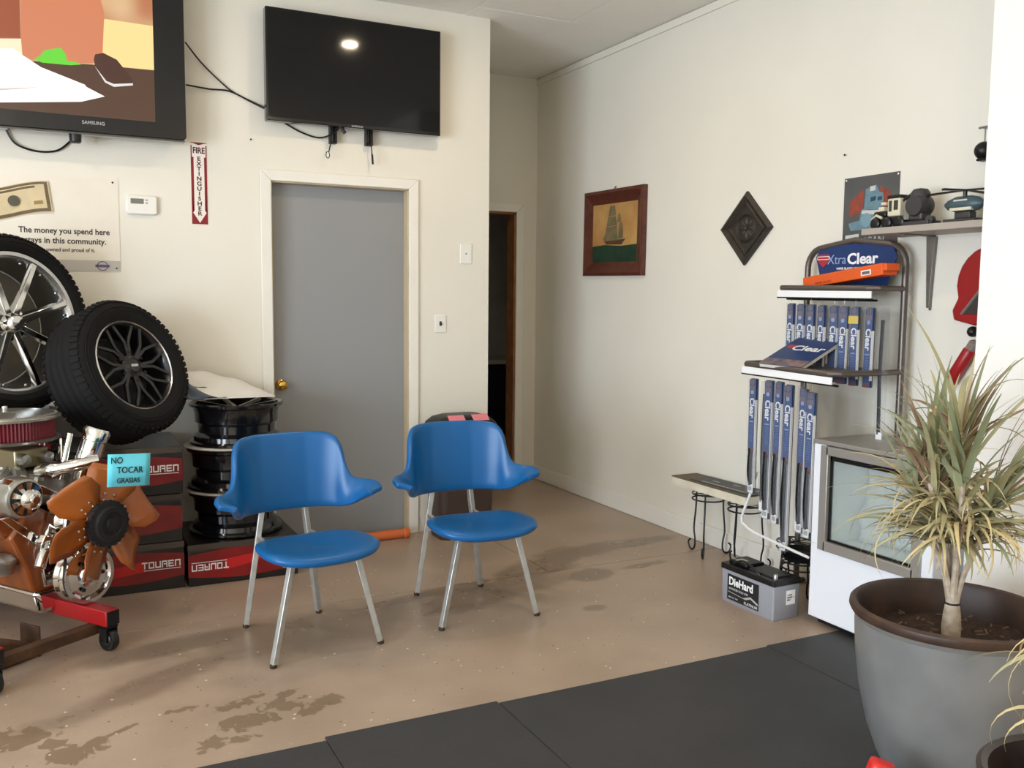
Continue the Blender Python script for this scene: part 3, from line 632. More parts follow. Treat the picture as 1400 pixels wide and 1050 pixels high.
for k in range(16): MB().at(Rot(22.5*k+7,'Z')).ball((rr-.035,0,.075), .008, 8, 5).build('rivet', mChrome, cw)
place_axis(cw, (-.20, 4.725, 1.262), dirv(39, 6))

# ------------------------------------------------------------------ stack of bare rims
mGlossBlk = mat('gloss_black_rim', (14, 14, 17), .14, coat=.6)
RH = .212
rc = (.83, 4.815)
rim_lb = ['bare black wheel rim at the bottom of the rim stack', 'bare black wheel rim in the middle of the rim stack', 'bare black wheel rim on top of the rim stack under the plastic sheet']
for i in range(3):
    z0 = .207+i*(RH+.012)
    t = thing('bare_rim', rim_lb[i], 'wheel rim', (rc[0]+(.0,-.004,.012)[i], rc[1]+(0,.004,0)[i], z0), i*.4, 'stacked bare rims')
    prof = [(.222,0),(.232,.004),(.232,.016),(.215,.022),(.212,.045),(.190,.062),(.190,.10),(.205,.115),(.207,.16),(.214,.185),(.232,.194),(.234,.206),(.226,.212),(.212,.205),(.200,.18),(.185,.11),(.182,.05),(.205,.01)]
    MB().lathe(prof, 64, closed=True).build('barrel', mGlossBlk, t)
    for k in range(7):
        a = 2*PI*k/7
        MB().tube([V((math.cos(a)*r_, math.sin(a)*r_, z)) for r_, z in ((.03,.165),(.12,.185),(.207,.196))], [.022,.015,.018], 6).build('spoke', mGlossBlk, t, .002)
    MB().lathe([(1e-4,.185),(.03,.183),(.045,.17),(.06,.13)], 24).build('hub', mGlossBlk, t)
for i, (lb, mt) in enumerate((('grey foam ring between the bottom and middle rims', mat('foam_grey', (176,170,158), .8)), ('pale foam ring between the middle and top rims', mat('foam_pale', (196,192,180), .8)))):
    z0 = .207+(i+1)*(RH+.012)-.0115
    o = MB().lathe([(.19,0),(.238,.0005),(.245,.0055),(.238,.0105),(.19,.0110)], 48, (rc[0]-.004, rc[1], z0), closed=True).build('foam_ring', mt); tag(o, lb, 'packing ring', 'foam rings in the rim stack')
def sheet(u, w):
    x = .575+.44*u; y = 4.70+.33*w
    top = .885+.14*(1-u)**.9*w+.02*w
    fold = .008*math.sin(6*u+5*w)+.004*math.sin(15*u-9*w)+.012*noise.noise(V((x*7,y*7,0)))
    if w < .25: top -= (.25-w)*.10*(1+math.sin(14*u))
    return (x+.01*math.sin(7*w), y, max(.894, top+fold*(.4+w)))
ps = thing('plastic_sheet', 'crumpled white plastic sheet draped over the black rims', 'plastic sheet', (0,0,0))
MB().grid(sheet, 36, 20).build('white_sheet', mat('white_film', (222, 220, 214), .35, var=.04), ps, solid=.002, sharp=70)
def sheet2(u, w):
    x = .52+.26*u; y = 4.66+.16*w+.05*u
    return (x, y, max(.8945 if x > .585 else .70, .905+.11*(1-u)*w-.015*u+.012*math.sin(11*u+6*w)))
MB().grid(sheet2, 18, 10).build('dark_film', mat('dark_film', (52, 60, 74), .25), ps, solid=.002, sharp=70)

# ------------------------------------------------------------------ engine
mOr = mat('engine_orange', (136, 68, 22), .34, rgb2=(104, 50, 16), vscale=12, coat=.3)
mFan = mat('fan_orange', (150, 80, 28), .32, var=.06, vscale=10, coat=.3)
mAlu = mat('cast_aluminium', (170, 168, 160), .32, metal=.9, var=.1, vscale=40, bump=.4, bscale=80)
mDarkM = mat('dark_machined', (48, 46, 44), .4, metal=.7)
EN = thing('engine', 'orange V8 engine with chrome parts and a red air filter', 'engine', (-.14, 4.31, 0), math.radians(35))
def ep(name, mb, mt, parent=None, bevel=0, **k): return mb.build(name, mt, parent or EN, bevel, **k)
Y_ = lambda y: Rot(90,'X')          # local z -> -y (towards the front of the engine)
def AX(x, y, z): return T((x, y, z)) @ Rot(90, 'X')
# block, heads, pan
bl = ep('block', MB().prism([(-.13,.22),(.13,.22),(.16,.33),(.22,.46),(.12,.58),(0,.50),(-.12,.58),(-.22,.46),(-.16,.33)], -.27, .27), mOr, bevel=.012)
bl.matrix_local = Rot(90,'X') @ Mx.Identity(4)
for s_ in (-1, 1):
    hd = ep('cylinder_head', MB().at(T((s_*.19, 0, .545)) @ Rot(s_*42,'Y')).cbox((0,0,0),(.17,.50,.10)), mOr, bevel=.012)
    vc = ep('valve_cover', MB().at(T((s_*.235, 0, .605)) @ Rot(s_*42,'Y')).cbox((0,0,.012),(.11,.48,.075)), mChrome, bevel=.025)
    for k in range(4): MB().at(T((s_*.255, -.18+.12*k, .64)) @ Rot(s_*42,'Y')).lathe([(.001,.03),(.012,.028),(.014,.01)], 10).build('cover_bolt', mChrome, vc)
    ep('exhaust_header', MB().tube(spline([(s_*.24,-.19,.50),(s_*.30,-.19,.47),(s_*.31,-.12,.40),(s_*.30,.1,.36),(s_*.28,.3,.34)],5), .024, 10).tube(spline([(s_*.24,0,.50),(s_*.30,0,.47),(s_*.31,.05,.40),(s_*.29,.2,.36)],5), .024, 10), mAlu)
    for k in range(4): ep('spark_lead', MB().tube(spline([(s_*.27,-.2+.13*k,.50),(s_*.33,-.2+.13*k,.56),(s_*.30,-.15+.12*k,.68),(s_*.12,.22,.74)],5), .0045, 6), mBlack)
ep('oil_pan', MB().prism([(-.12,0),(.12,0),(.10,-.10),(-.10,-.10)], -.26, .26).at(Mx.Identity(4)), mChrome, bevel=.02).matrix_local = T((0,0,.22)) @ Rot(90,'X')
ep('timing_cover', MB().at(AX(0,-.27,.36)).prism([(-.10,-.12),(.10,-.12),(.12,.02),(.07,.14),(-.07,.14),(-.12,.02)], 0, .03), mChrome, bevel=.008)
for k in range(10):
    a = 2*PI*k/10; ep('cover_bolt', MB().at(AX(.095*math.cos(a),-.30,.36+.115*math.sin(a))).lathe([(.001,.008),(.007,.008),(.008,0)], 6), mChrome)
# intake, carburettor, air cleaner
ep('intake_manifold', MB().prism([(-.14,.55),(-.06,.68),(.06,.68),(.14,.55)], -.22, .22), mAlu, bevel=.012).matrix_local = Rot(90,'X')
for s_ in (-1, 1):
    for k in range(4): ep('intake_runner', MB().tube(spline([(s_*.03,-.02+.0*k,.69),(s_*.09,-.16+.105*k,.665),(s_*.15,-.17+.11*k,.60)],4), .026, 8), mAlu)
cbt = ep('carburettor', MB().box(-.075,.075,-.10,.10,.69,.77), mat('carb_gold', (150, 138, 108), .35, metal=.9), bevel=.008)
for x, y in ((-.05,-.11),(.05,-.11),(-.05,.11),(.05,.11)): MB().at(AX(x, y-.0, .73)).lathe([(.001,.03),(.022,.028),(.026,0),(.022,-.02)], 12).build('float_bowl', mAlu, cbt)
MB().tube(spline([(.085,-.12,.70),(.12,-.10,.76),(.10,-.02,.78)],4), .006, 6).tube([(.09,-.16,.70),(.105,-.14,.80)], .006, 6).build('linkage', mChrome, cbt)
ac = ep('air_cleaner', MB().lathe([(.001,.790),(.205,.800),(.214,.805),(.218,.812),(.208,.816),(.2,.815)], 56), mAlu)
fl_ = MB()
nP = 84
for k in range(nP):
    pass
fl_.lathe([(.196,.815),(.196,.893)], 168)
for i_, p_ in enumerate(fl_.v):
    if (i_ % 168) % 2: p_.x *= .965; p_.y *= .965
fl_.build('filter_element', mat('red_filter', (100, 14, 26), .6, var=.1, vscale=30), ac, sharp=10)
lid = [(.218,.892),(.219,.902),(.214,.908)]
for k in range(1, 9): lid += [(.214-.018*k+.009,.909+.0012*k),(.214-.018*k,.912+.0012*k)]
lid += [(.05,.924),(.001,.925)]
MB().lathe(lid, 56).build('ribbed_lid', mAlu, ac)
rb = MB()
for k in range(72): rb.at(Rot(5*k,'Z')).tube([(.219,0,.898),(.198,0,.9115)], .0028, 5)
rb.build('lid_rib', mAlu, ac, kind='stuff')
MB().lathe([(.001,.945),(.012,.942),(.014,.93),(.01,.922)], 12).build('wing_nut', mChrome, ac)
ac.location = (-.045, .0, 0); ac.scale = (.94, .94, 1)
# water pump, pulleys, fan
ep('water_pump', MB().at(AX(0,-.30,.50)).lathe([(.07,-.02),(.075,.03),(.05,.06),(.03,.10),(.001,.10)], 24), mChrome)
def pulley(name, x, y, z, r, wd, mt=mChrome, grooves=1):
    pr = [(.001,wd*.55),(r*.35,wd*.55),(r*.42,wd*.35),(r*.75,wd*.3),(r*.86,wd*.5)]
    for k in range(grooves): b0 = wd*.5-k*wd/grooves; b1 = wd*.5-(k+1)*wd/grooves; pr += [(r,b0),(r,b0-.004),(r*.86,(b0+b1)/2),(r,b1+.004)]
    pr += [(r,-wd*.5),(r*.3,-wd*.5)]
    return ep(name, MB().at(AX(x,y,z)).lathe(pr, 40), mt)
pulley('pump_pulley', 0, -.42, .505, .085, .045)
cp = pulley('crank_pulley', 0, -.40, .285, .112, .075, grooves=2)
MB().at(AX(0,-.40,.285)).lathe([(.001,.07),(.022,.068),(.026,.05),(.04,.045)], 24).build('crank_bolt', mChrome, cp)
for k in range(3): MB().at(AX(.06*math.cos(2.1*k),-.43,.285+.06*math.sin(2.1*k))).lathe([(.001,.012),(.008,.01),(.009,0)], 6).build('pulley_bolt', mBlackM, cp)
pulley('accessory_pulley', .235, -.36, .52, .075, .05)
ep('drive_belt', MB().tube([(.075*math.cos(a)-.0+( 0), -.415, .505+.075*math.sin(a)) for a in [PI*i/12 for i in range(0,13)]]+[(-.10,-.415,.285)]+[(.10*math.cos(a),-.415,.285+.10*math.sin(a)) for a in [PI+PI*i/12 for i in range(1,12)]]+[(.10,-.415,.285)], .006, 6, closed=True), mBlack)
fan = ep('fan', MB().at(AX(0,-.53,.51)).lathe([(.001,-.07),(.05,-.07),(.05,-.01),(.075,-.01),(.075,.012),(.001,.012)], 32), mFan)
cl = MB().at(AX(0,-.53,.51)); cl.lathe([(.001,.055),(.022,.055),(.026,.046),(.045,.046),(.048,.052),(.066,.050),(.070,.038),(.088,.034),(.088,.012),(.001,.012)], 40)
cl = cl.build('fan_clutch', mat('clutch_black', (20,19,19), .75), fan)
nb = MB()
for k in range(24): nb.at(AX(0,-.53,.51) @ Rot(15*k,'Z')).cbox((.083,0,.022),(.018,.008,.026))
nb.build('cooling_fin', MATS['clutch_black'], cl)
for k in range(6):
    A = AX(0,-.53,.51) @ Rot(60*k+14,'Z')
    nu, nv = 7, 5
    def blade(u, w_):
        r_ = .062+.165*u; hw = .040+.054*min(1,u*2.0)
        yv = (w_-.5)*2*hw
        if u > .9: yv *= .86
        tw_ = math.radians(33)*(.35+.65*min(1,u*1.6))
        return (r_, yv*math.cos(tw_), -.005-yv*math.sin(tw_)-.012*(1-(2*w_-1)**2)*u)
    o = MB().at(A).grid(blade, nu, nv).build('fan_blade', mFan, fan, solid=.004, sharp=60)
    for q, yy in ((.088,.018),(.088,-.018),(.112,.018),(.112,-.018)): MB().at(A).ball((q,yy,-.001-yy*.25), .0055, 8, 5, .8).build('rivet', mSteel, fan)
# alternator
al = ep('alternator', MB().at(AX(-.20,-.30,.625)).lathe([(.001,-.08),(.05,-.08),(.072,-.06),(.080,-.04),(.080,.025),(.074,.045),(.06,.052),(.001,.052)], 36), mAlu)
for k in range(9): MB().at(AX(-.20,-.30,.625) @ Rot(40*k,'Z')).add([(.03,-.008,.053),(.062,-.013,.053),(.062,.011,.053),(.03,.006,.053),(.03,-.008,.060),(.062,-.013,.058),(.062,.011,.058),(.03,.006,.060)], [(4,5,6,7),(0,1,5,4),(1,2,6,5),(2,3,7,6),(3,0,4,7)]).build('vent_fin', mChrome, al)
MB().at(AX(-.20,-.30,.625)).lathe([(.028,.054),(.066,.054)], 30).build('vent_recess', mBlack, al)
MB().at(AX(-.20,-.36,.625)).lathe([(.001,.055),(.015,.055),(.018,.045),(.030,.042),(.038,.034),(.030,.026),(.038,.016),(.036,.0),(.01,-.01)], 30).build('alternator_pulley', mChrome, al)
ep('alternator_bracket', MB().at(AX(0,-.32,0)).prism([(-.30,.70),(-.27,.715),(-.12,.66),(-.02,.60),(-.04,.58),(-.14,.635)], 0, .012), mChrome, bevel=.003)
ep('lower_bracket', MB().at(AX(0,-.31,0)).prism([(-.29,.56),(-.25,.56),(-.10,.43),(-.12,.40)], 0, .014), mChrome, bevel=.003)
# tubes and fittings
ep('oil_filler', MB().at(T((.105,-.27,.665)) @ Rot(17,'Y') @ Rot(10,'X') @ Mx.Diagonal((1.15,1.15,1.12,1))).lathe([(.03,-.06),(.042,0),(.042,.125),(.039,.127),(.039,.130),(.046,.131),(.047,.165),(.042,.175),(.001,.176)], 32), mChrome)
ep('breather_tube', MB().at(T((.03,-.25,.70)) @ Rot(16,'Y')).lathe([(.012,-.05),(.014,.14),(.001,.141)], 16), mChrome)
ep('thermostat_housing', MB().tube(spline([(-.03,-.20,.68),(-.02,-.27,.70),(.03,-.33,.715),(.10,-.38,.73)],5), [.036]*6+[.026]*10, 14), mChrome)
ep('fuel_pump', MB().at(T((-.21,-.20,.36))).lathe([(.001,-.05),(.04,-.05),(.045,-.02),(.06,0),(.06,.012),(.04,.03),(.001,.035)], 20), mAlu)
ep('power_steering_pump', MB().at(AX(.235,-.26,.52)).lathe([(.001,-.05),(.06,-.05),(.068,-.02),(.068,.04),(.03,.06),(.001,.06)], 24), mAlu)
ep('hose_neck', MB().tube(spline([(-.09,-.33,.44),(-.15,-.38,.42),(-.19,-.40,.36)],5), .022, 12), mChrome)
ep('small_box_fitting', MB().at(T((-.14,-.36,.44)) @ Rot(25,'Y')).cbox((0,0,0),(.035,.03,.06)), mChrome, bevel=.004)
ep('transmission_housing', MB().at(AX(0,.265,.38)).lathe([(.16,0),(.16,-.02),(.12,-.045),(.001,-.045)], 32), mAlu)
# engine stand
ES = thing('engine_stand', 'red engine stand on black casters carrying the orange engine', 'engine stand', (-.14, 4.31, 0), math.radians(35))
mRust = mat('rusty_steel', (92, 66, 46), .75, metal=.3, rgb2=(58, 38, 26), vscale=16, bump=.4, bscale=50)
def caster(x, y, r=.044):
    c = MB().at(T((x, y, r)) @ Rot(90,'Y')).lathe([(.001,-.018),(r*.5,-.018),(r*.62,-.014),(r-.003,-.016),(r,-.010),(r,.010),(r-.003,.016),(r*.62,.014),(r*.5,.018),(.001,.018)], 24).build('caster_wheel', mBlack, ES)
    MB().box(x-.026, x-.021, y-.018, y+.018, r*.9, r*2+.012).box(x+.021, x+.026, y-.018, y+.018, r*.9, r*2+.012).box(x-.026, x+.026, y-.022, y+.022, r*2+.006, r*2+.014).build('caster_fork', mBlackM, ES)
lg = MB()
for lx in (-.005, -.48):
    MB().box(lx-.03, lx+.03, -.57, .44, .104, .168).build('leg', mRed, ES, .004)
    MB().box(lx-.026, lx+.026, -.576, -.571, .108, .164).build('leg_end', mBlackM, ES)
    caster(lx, -.545); caster(lx, .40)
MB().box(-.49, .0, .37, .43, .169, .23).build('rear_bar', mRed, ES, .004)
MB().box(-.29, -.19, .36, .44, .169, .62).build('upright', mRed, ES, .006)
MB().at(AX(-.12,.40,.42)).lathe([(.001,.06),(.10,.06),(.10,.045),(.04,.04),(.04,-.06),(.001,-.06)], 24).build('mounting_head', mBlackM, ES)
MB().box(-.475, -.01, -.50, -.455, .062, .103).build('cross_bar', mRust, ES, .003)
fj = thing('rusty_bracket', 'rusty steel bracket lying under the engine stand', 'bracket', (-.215, 3.86, 0), math.radians(38))
MB().prism([(-.16,.0),(.13,0),(.13,.05),(.02,.10),(-.10,.13),(-.16,.08)], -.05, .05).build('casting', mRust, fj, .01).matrix_local = Rot(90,'X')
MB().box(.132, .140, -.055, .055, .0, .12).build('end_plate', mRust, fj, .002)
for q in (-.03, .03): MB().at(T((.140,q,.08)) @ Rot(90,'Y')).lathe([(.001,.012),(.01,.012),(.011,0)], 6).build('bolt', mSteel, fj)
# paper note taped to the fan
nt = thing('paper_note', 'turquoise handwritten note hanging on the fan', 'note')
nt.matrix_world = T((.252, 3.755, .735)) @ FB @ Rot(10,'Y') @ Rot(-3,'Z')
MB().grid(lambda u, w_: ((u-.5)*.155, (w_-.5)*.125, .004*math.sin(3*u)), 8, 2).build('paper', mat('turquoise_paper', (96, 196, 212), .6), nt, solid=.001)
tx = MB()
for s_, x, y, z_ in (('NO',-.068,.038,.034),('TOCAR',-.045,.0,.034),('GRASIAS',-.045,-.040,.027)): tx.at(T((x,y,.0065))).text(s_, z_, 'LEFT', .82, .012)
tx.build('handwriting', mInk, nt)

# ------------------------------------------------------------------ wiper-blade rack
mTube = mat('rack_grey', (108, 100, 94), .38, metal=.6)
mBlue = mat('wiper_blue', (32, 64, 122), .38)
mBlueD = mat('wiper_navy', (24, 52, 102), .38)
mClearP = mat('clear_blister', (170, 176, 182), .12, alpha=.10, spec=.5)
mGreyHd = mat('wiper_header', (104, 88, 98), .45)
mLogoR = mat('logo_red', (168, 44, 52), .5)
RY0, RY1 = 2.785, 3.355
RM = (RY0+RY1)/2
RK = thing('display_rack', 'grey tubular display rack with a blue header sign holding wiper blades', 'rack', M_=onright(RM, 0, 3.285))
# local: x right (towards the camera), y up, z out of the wall
hw = .285
def rk(n_, mb, mt, parent=None, bevel=0, **k): return mb.build(n_, mt, parent or RK, bevel, **k)
arch = [(-hw,.02,0),(-hw,1.56,0)]+[(-hw+.095-.095*math.cos(a), 1.56+.095*math.sin(a), 0) for a in [PI/2*i/6 for i in range(1,6)]]+[(-.10,1.667,0),(0,1.680,0),(.10,1.667,0)]
arch += [(-p[0],p[1],0) for p in arch[:-3][::-1]]
rk('arch_frame', MB().tube(arch, .0145, 10), mTube)
hd = rk('header_sign', MB().prism([(-.175,1.455),(.19,1.455),(.245,1.60),(.22,1.645),(.10,1.66),(-.02,1.664),(-.13,1.655),(-.21,1.635),(-.225,1.61)], .004, .010), mBlueD)
rk('header_lettering', MB().at(T((.055,1.594,.0106))).text('Clear', .068, 'CENTER', 1.15, .03), mWhiteInk, hd)
rk('header_lettering', MB().at(T((-.095,1.594,.0106))).text('Xtra', .062, 'CENTER', 1.0, -.004), mat('pale_blue_ink', (150, 168, 204), .5), hd)
rk('header_lettering', MB().at(T((.0,1.553,.0106))).text('WIPER BLADES / PARABRISAS', .014, 'CENTER', 1.05, .02), mWhiteInk, hd)
rk('header_badge', MB().prism([(-.208,1.622),(-.145,1.622),(-.142,1.597),(-.15,1.582),(-.177,1.562),(-.203,1.582),(-.211,1.597)], .0105, .0118), mLogoR, hd)
rk('badge_band', MB().prism([(-.214,1.613),(-.139,1.613),(-.139,1.597),(-.214,1.597)], .012, .0125), mWhiteInk, hd)
rk('badge_band', MB().prism([(-.211,1.610),(-.142,1.610),(-.142,1.600),(-.211,1.600)], .0127, .0132), mLogoR, hd)
D1_, D2_ = .185, .39     # shelf reach of the upper and lower tier
def tier(z, D, tilt, x0, x1, strip_h):
    M_ = T((0, z, 0)) @ Rot(tilt, 'Z')
    loop = [(x0,0,0),(x0,0,D-.03),(x0+.03,0,D),(x1-.03,0,D),(x1,0,D-.03),(x1,0,0)]
    rk('shelf_frame', MB().at(M_).tube(loop, .0125, 10), mTube)
    rk('shelf_board', MB().at(M_).box(x0+.01, x1-.01, -.006, .002, .006, D-.01), mat('shelf_grey', (92, 88, 88), .5), bevel=.002)
    st = rk('price_strip', MB().at(M_).box(x0+.01, x1-.005, -.043, -.043+strip_h, D+.004, D+.008), mWhiteInk)
    rk('strip_edge', MB().at(M_).box(x0+.01, x1-.005, -.049, -.043, D-.004, D+.010), mBlackM, st)
    rk('hang_bar', MB().at(M_).tube([(x0+.02,-.052,D-.045),(x1-.02,-.052,D-.045)], .005, 8), mBlackM)
tier(1.462, D1_, -.6, -hw-.005, hw+.0, .030)
tier(1.105, D2_, -1.0, -hw+.0, hw+.0, .030)
for sx in (-hw, hw):
    rk('base_foot', MB().tube([(sx,.0135,-.05),(sx,.0135,.36 if sx < 0 else .018)], .0125, 8), mTube)
rk('wire_guard', MB().tube(spline([(-hw+.06,.60,D2_-.06),(-hw+.045,.50,D2_-.04),(-hw+.0,.37,D2_-.03),(-hw+.03,.335,D2_-.03),(-hw+.12,.315,D2_-.03),(.152,.288,D2_-.03)],5), .0065, 8), mat('white_wire', (226,226,226), .35))
# wiper blade packs
def wiper(L, proto_name='wiper_pack'):
    t = thing(proto_name, '', 'wiper blade')
    w = .052; c = .0
    MB().prism(rrect(w, L, .006, 3, 0, -L/2), -.001, .0).build('backing', mat('backing_grey', (78, 80, 88), .5), t)
    MB().prism([(x, y) for x, y in rrect(w*.80, .34, .004, 3, -.003, -.175)], .002, .010).build('blue_card', mBlue, t)
    MB().at(T((-.004,-.016,.0102))).lathe([(1e-4,.0),(.0145,0),(.0145,.0006)], 16).build('logo_disc', mGreyHd, t)
    MB().prism([(-.021,-.034),(.013,-.034),(.013,-.056),(-.021,-.056)], .0102, .0108).build('size_label', mGreyHd, t)
    MB().at(T((-.004,-.064,.0102))).lathe([(1e-4,.0),(.010,0),(.010,.0006)], 14).build('round_mark', mat('wiper_pale', (150,160,190), .5), t)
    MB().at(T((-.004,-.138,.0106)) @ Rot(-90,'Z')).text('Clear', .042, 'CENTER', 1.0, .025).build('lettering', mWhiteInk, t)
    MB().prism([(-.016,-.200),(.008,-.200),(.008,-.206),(-.016,-.206)], .0102, .0107).build('card_line', mat('wiper_lightblue', (120,150,200), .5), t)
    ln = MB()
    for k in range(8): ln.prism([(-.013,-.215-.011*k),(.005,-.215-.011*k),(.005,-.219-.011*k),(-.013,-.219-.011*k)], .0102, .0105)
    ln.build('fine_print', mat('wiper_midblue', (66,100,160), .5), t)
    MB().prism(arc(-.004,-.345,.019,0,180,8), .0101, .0106).build('red_tip', mat('wiper_red', (118, 40, 52), .5), t)
    if L > .36:
        MB().tube(spline([(-.008,-.33,.008),(-.012,-(.33+L)/2,.010),(-.004,-L+.04,.006)],4), [.0095]*9, 6).build('wiper_blade', mBlack, t)
        MB().prism([(.004,-.36),(.016,-.40),(.018,-L+.06),(.006,-L+.05)], .001, .008).build('wiper_arm', mat('wiper_silver', (128,132,138), .35), t)
        MB().prism(rrect(.034,.040,.004,2,.0,-L+.024), .009, .0100).build('barcode_tag', mWhiteInk, t)
        bc = MB()
        for k in range(6): bc.box(-.012+.004*k, -.0102+.004*k, -L+.014, -L+.034, .0101, .0104)
        bc.build('barcode', mInk, t)
    MB().box(.0195, .0225, -L+.03, -.10, .001, .014).build('white_edge', mWhiteInk, t)
    MB().box(-w/2, w/2, -L, 0, .0155, .016).build('blister', mClearP, t)
    MB().tube([(-.004,.010,.003),(-.004,.03,.003)], .0015, 5).build('hook', mSteel, t)
    return t
ordw = ['first', 'second', 'third', 'fourth', 'fifth', 'sixth', 'seventh', 'last']
proto_s, proto_l = wiper(.345), wiper(.64)
def put(proto, first, x, z, out, label, group, tilt=0, turn=0):
    o = proto if first else copy_tree(proto)
    o.matrix_world = onright(RM-x, z, 3.285-out) @ Rot(turn,'Y') @ Rot(tilt,'Z')
    return tag(o, label, 'wiper blade', group)
for i in range(8):
    x = -.235+.0655*i+(.012 if i == 7 else 0)
    put(proto_s, i == 0, x, 1.392-.002*i, D1_-.05+random.uniform(-.006,.006), ordw[i]+' blue wiper blade pack from the left on the upper row', 'wiper packs on the upper row', random.uniform(-.8,.8), random.uniform(-6,6))
    if i == 6:
        nt2 = MB().at(onright(RM-x+.004, 1.322, 3.285-D1_+.032)).box(-.028, .026, -.016, .018, 0, .002).build('yellow_sticker', mat('yellow_sticker', (226, 196, 66), .6)); tag(nt2, 'small yellow sticker on an upper row wiper pack', 'sticker')
lows = [(-.245, 0, 0), (-.14, 0, .10), (-.075, 0, .11), (-.02, -.01, .215), (.07, -.02, .1), (.124, -.03, .1)]
lname = ['shortest blue wiper blade pack at the left end of the lower row', 'second wiper blade pack on the lower row, hanging over the slab bench end', 'third wiper blade pack from the left on the lower row', 'longest wiper blade pack on the lower row, reaching down towards the battery',
         'fifth wiper blade pack on the lower row, next to the cooler corner', 'rightmost wiper blade pack on the lower row, at the cooler corner']
lens_ = {}
for i, (x, dz, ex) in enumerate(lows):
    L = round(.545+ex, 3)
    if L not in lens_: lens_[L] = proto_l if L == .64 else wiper(L); first = True
    else: first = False
    put(lens_[L], first, x, 1.040+dz, D2_-.05+random.uniform(-.008,.004), lname[i], 'wiper packs on the lower row', random.uniform(-.8,.8), random.uniform(-5,8))
if .64 not in lens_:
    for c_ in list(proto_l.children): bpy.data.objects.remove(c_)
    bpy.data.objects.remove(proto_l)
for i, x in enumerate((-.195, .045, .29)):
    t = thing('empty_blister', ['clear empty wiper blister behind the left lower packs', 'clear empty wiper blister in the middle of the lower row', 'clear wiper blister hanging at the right end of the rack'][i], 'blister', M_=onright(RM-x, (1.03,1.03,1.385)[i], 3.285-(D2_-.075, D2_-.07, D1_-.07)[i]), group='clear blisters on the rack')
    L = (.62,.66,.60)[i]
    MB().prism(rrect(.05, L, .006, 3, 0, -L/2), 0, .012).build('shell', mClearP, t)
    MB().tube([(-.006,-.06,.006),(-.010,-L/2,.007),(-.004,-L+.05,.006)], .008, 6).build('wiper_blade', mat('wiper_dark', (58,58,62), .4), t)
    MB().prism(rrect(.032,.05,.004,2,.004,-L+.035), .0122, .0128).build('barcode_tag', mWhiteInk, t)
# catalogue on the lower shelf and orange box on top
cg = thing('catalogue', 'blue wiper catalogue lying open-edge out on the lower rack shelf', 'book', M_=onright(RM+.04, 1.174, 3.285-.265) @ Rot(-1,'Z') @ Rot(8,'Y') @ Rot(22,'X') @ Rot(-90,'X'))
MB().box(-.115, .115, -.15, .15, -.016, .0).build('pages', mat('paper_edge', (216,212,200), .7), cg, .001)
MB().box(-.118, .118, -.153, .153, 0, .003).build('cover', mBlueD, cg, .001)
MB().at(T((.02,.03,.0033))).text('Clear', .07, 'CENTER', 1.1, .02).build('cover_lettering', mWhiteInk, cg)
MB().prism([(-.10,.06),(-.05,.06),(-.05,.03),(-.075,.02),(-.10,.03)], .0031, .0036).build('cover_badge', mLogoR, cg)
MB().box(-.118, .118, -.153, -.09, .0031, .0034).build('cover_photo', mat('cover_photo', (150, 120, 104), .5, rgb2=(60,70,100), vscale=20), cg)
ob = thing('orange_box', 'flat orange carton resting aslant on the top shelf of the rack', 'box', M_=onright(RM-.05, 1.517, 3.285-.10) @ Rot(6,'Z') @ Rot(-6,'Y'))
mOrange = mat('orange_carton', (222, 92, 34), .4, var=.05)
MB().box(-.24, .27, -.03, .020, -.035, .045).build('carton', mOrange, ob, .003)
MB().box(.265, .29, -.014, .016, -.03, .04).build('flap', mOrange, ob, .003)
MB().box(.145, .205, -.02, .002, .0452, .0458).build('barcode_label', mWhiteInk, ob); MB().box(.152, .198, -.016, -.003, .0459, .0462).build('barcode', mat('barcode_grey', (110,100,96), .6), ob)
MB().at(T((-.10,-.018,.0455))).text('WIPER BLADE', .015, 'CENTER', 1.2).build('print', mat('carton_dark_orange', (150, 50, 20), .5), ob)

# ------------------------------------------------------------------ shelf with models, posters
sf = thing('wall_shelf', 'grey wall shelf on a metal bracket carrying small models', 'shelf', M_=onright(2.565, 1.698))
MB().box(-.315, .36, -.0135, .0135, .001, .245).build('board', mat('shelf_laminate', (168, 158, 146), .5, var=.05), sf, .002)
for x in (-.146, .30):
    t = MB().box(x-.006, x+.006, -.33, -.014, .0008, .006).box(x-.012, x+.012, -.020, -.014, .001, .20)
    t.prism([(x-.006,-.32),(x+.006,-.32),(x+.022,-.02),(x-.022,-.02)], .004, .022).build('bracket', mat('bracket_grey', (128, 122, 116), .4, metal=.6), sf, .002)
po = thing('tin_poster', 'small grey tin poster with a blue vintage truck and red panels', 'poster', M_=onright(3.058, 1.775))
MB().box(-.158, .158, -.20, .20, .0006, .002).build('panel', mat('poster_grey', (88, 88, 88), .5, metal=.2, var=.1), po)
mPR = mat('poster_red', (140, 66, 50), .6, var=.2, vscale=30); mPB = mat('poster_blue', (104, 132, 142), .6, var=.15, vscale=40); mPW = mat('poster_pale', (196, 198, 190), .6)
MB().poly([(-.12,.02),(-.12,.09),(-.06,.13),(-.04,.145),(-.045,.05),(-.07,.03)], .0022).build('red_panel', mPR, po)
MB().poly([(.05,.15),(.10,.125),(.125,.09),(.12,.02),(.07,.05),(.06,.10)], .0022).build('red_panel', mPR, po)
MB().poly([(-.03,.14),(.03,.155),(.05,.12),(.07,.115),(.075,.06),(.06,.04),(-.035,.05)], .0024).poly([(-.125,-.01),(-.06,.0),(-.05,.05),(-.03,.055),(.02,.03),(.03,-.04),(-.11,-.045)], .0025).build('truck', mPB, po)
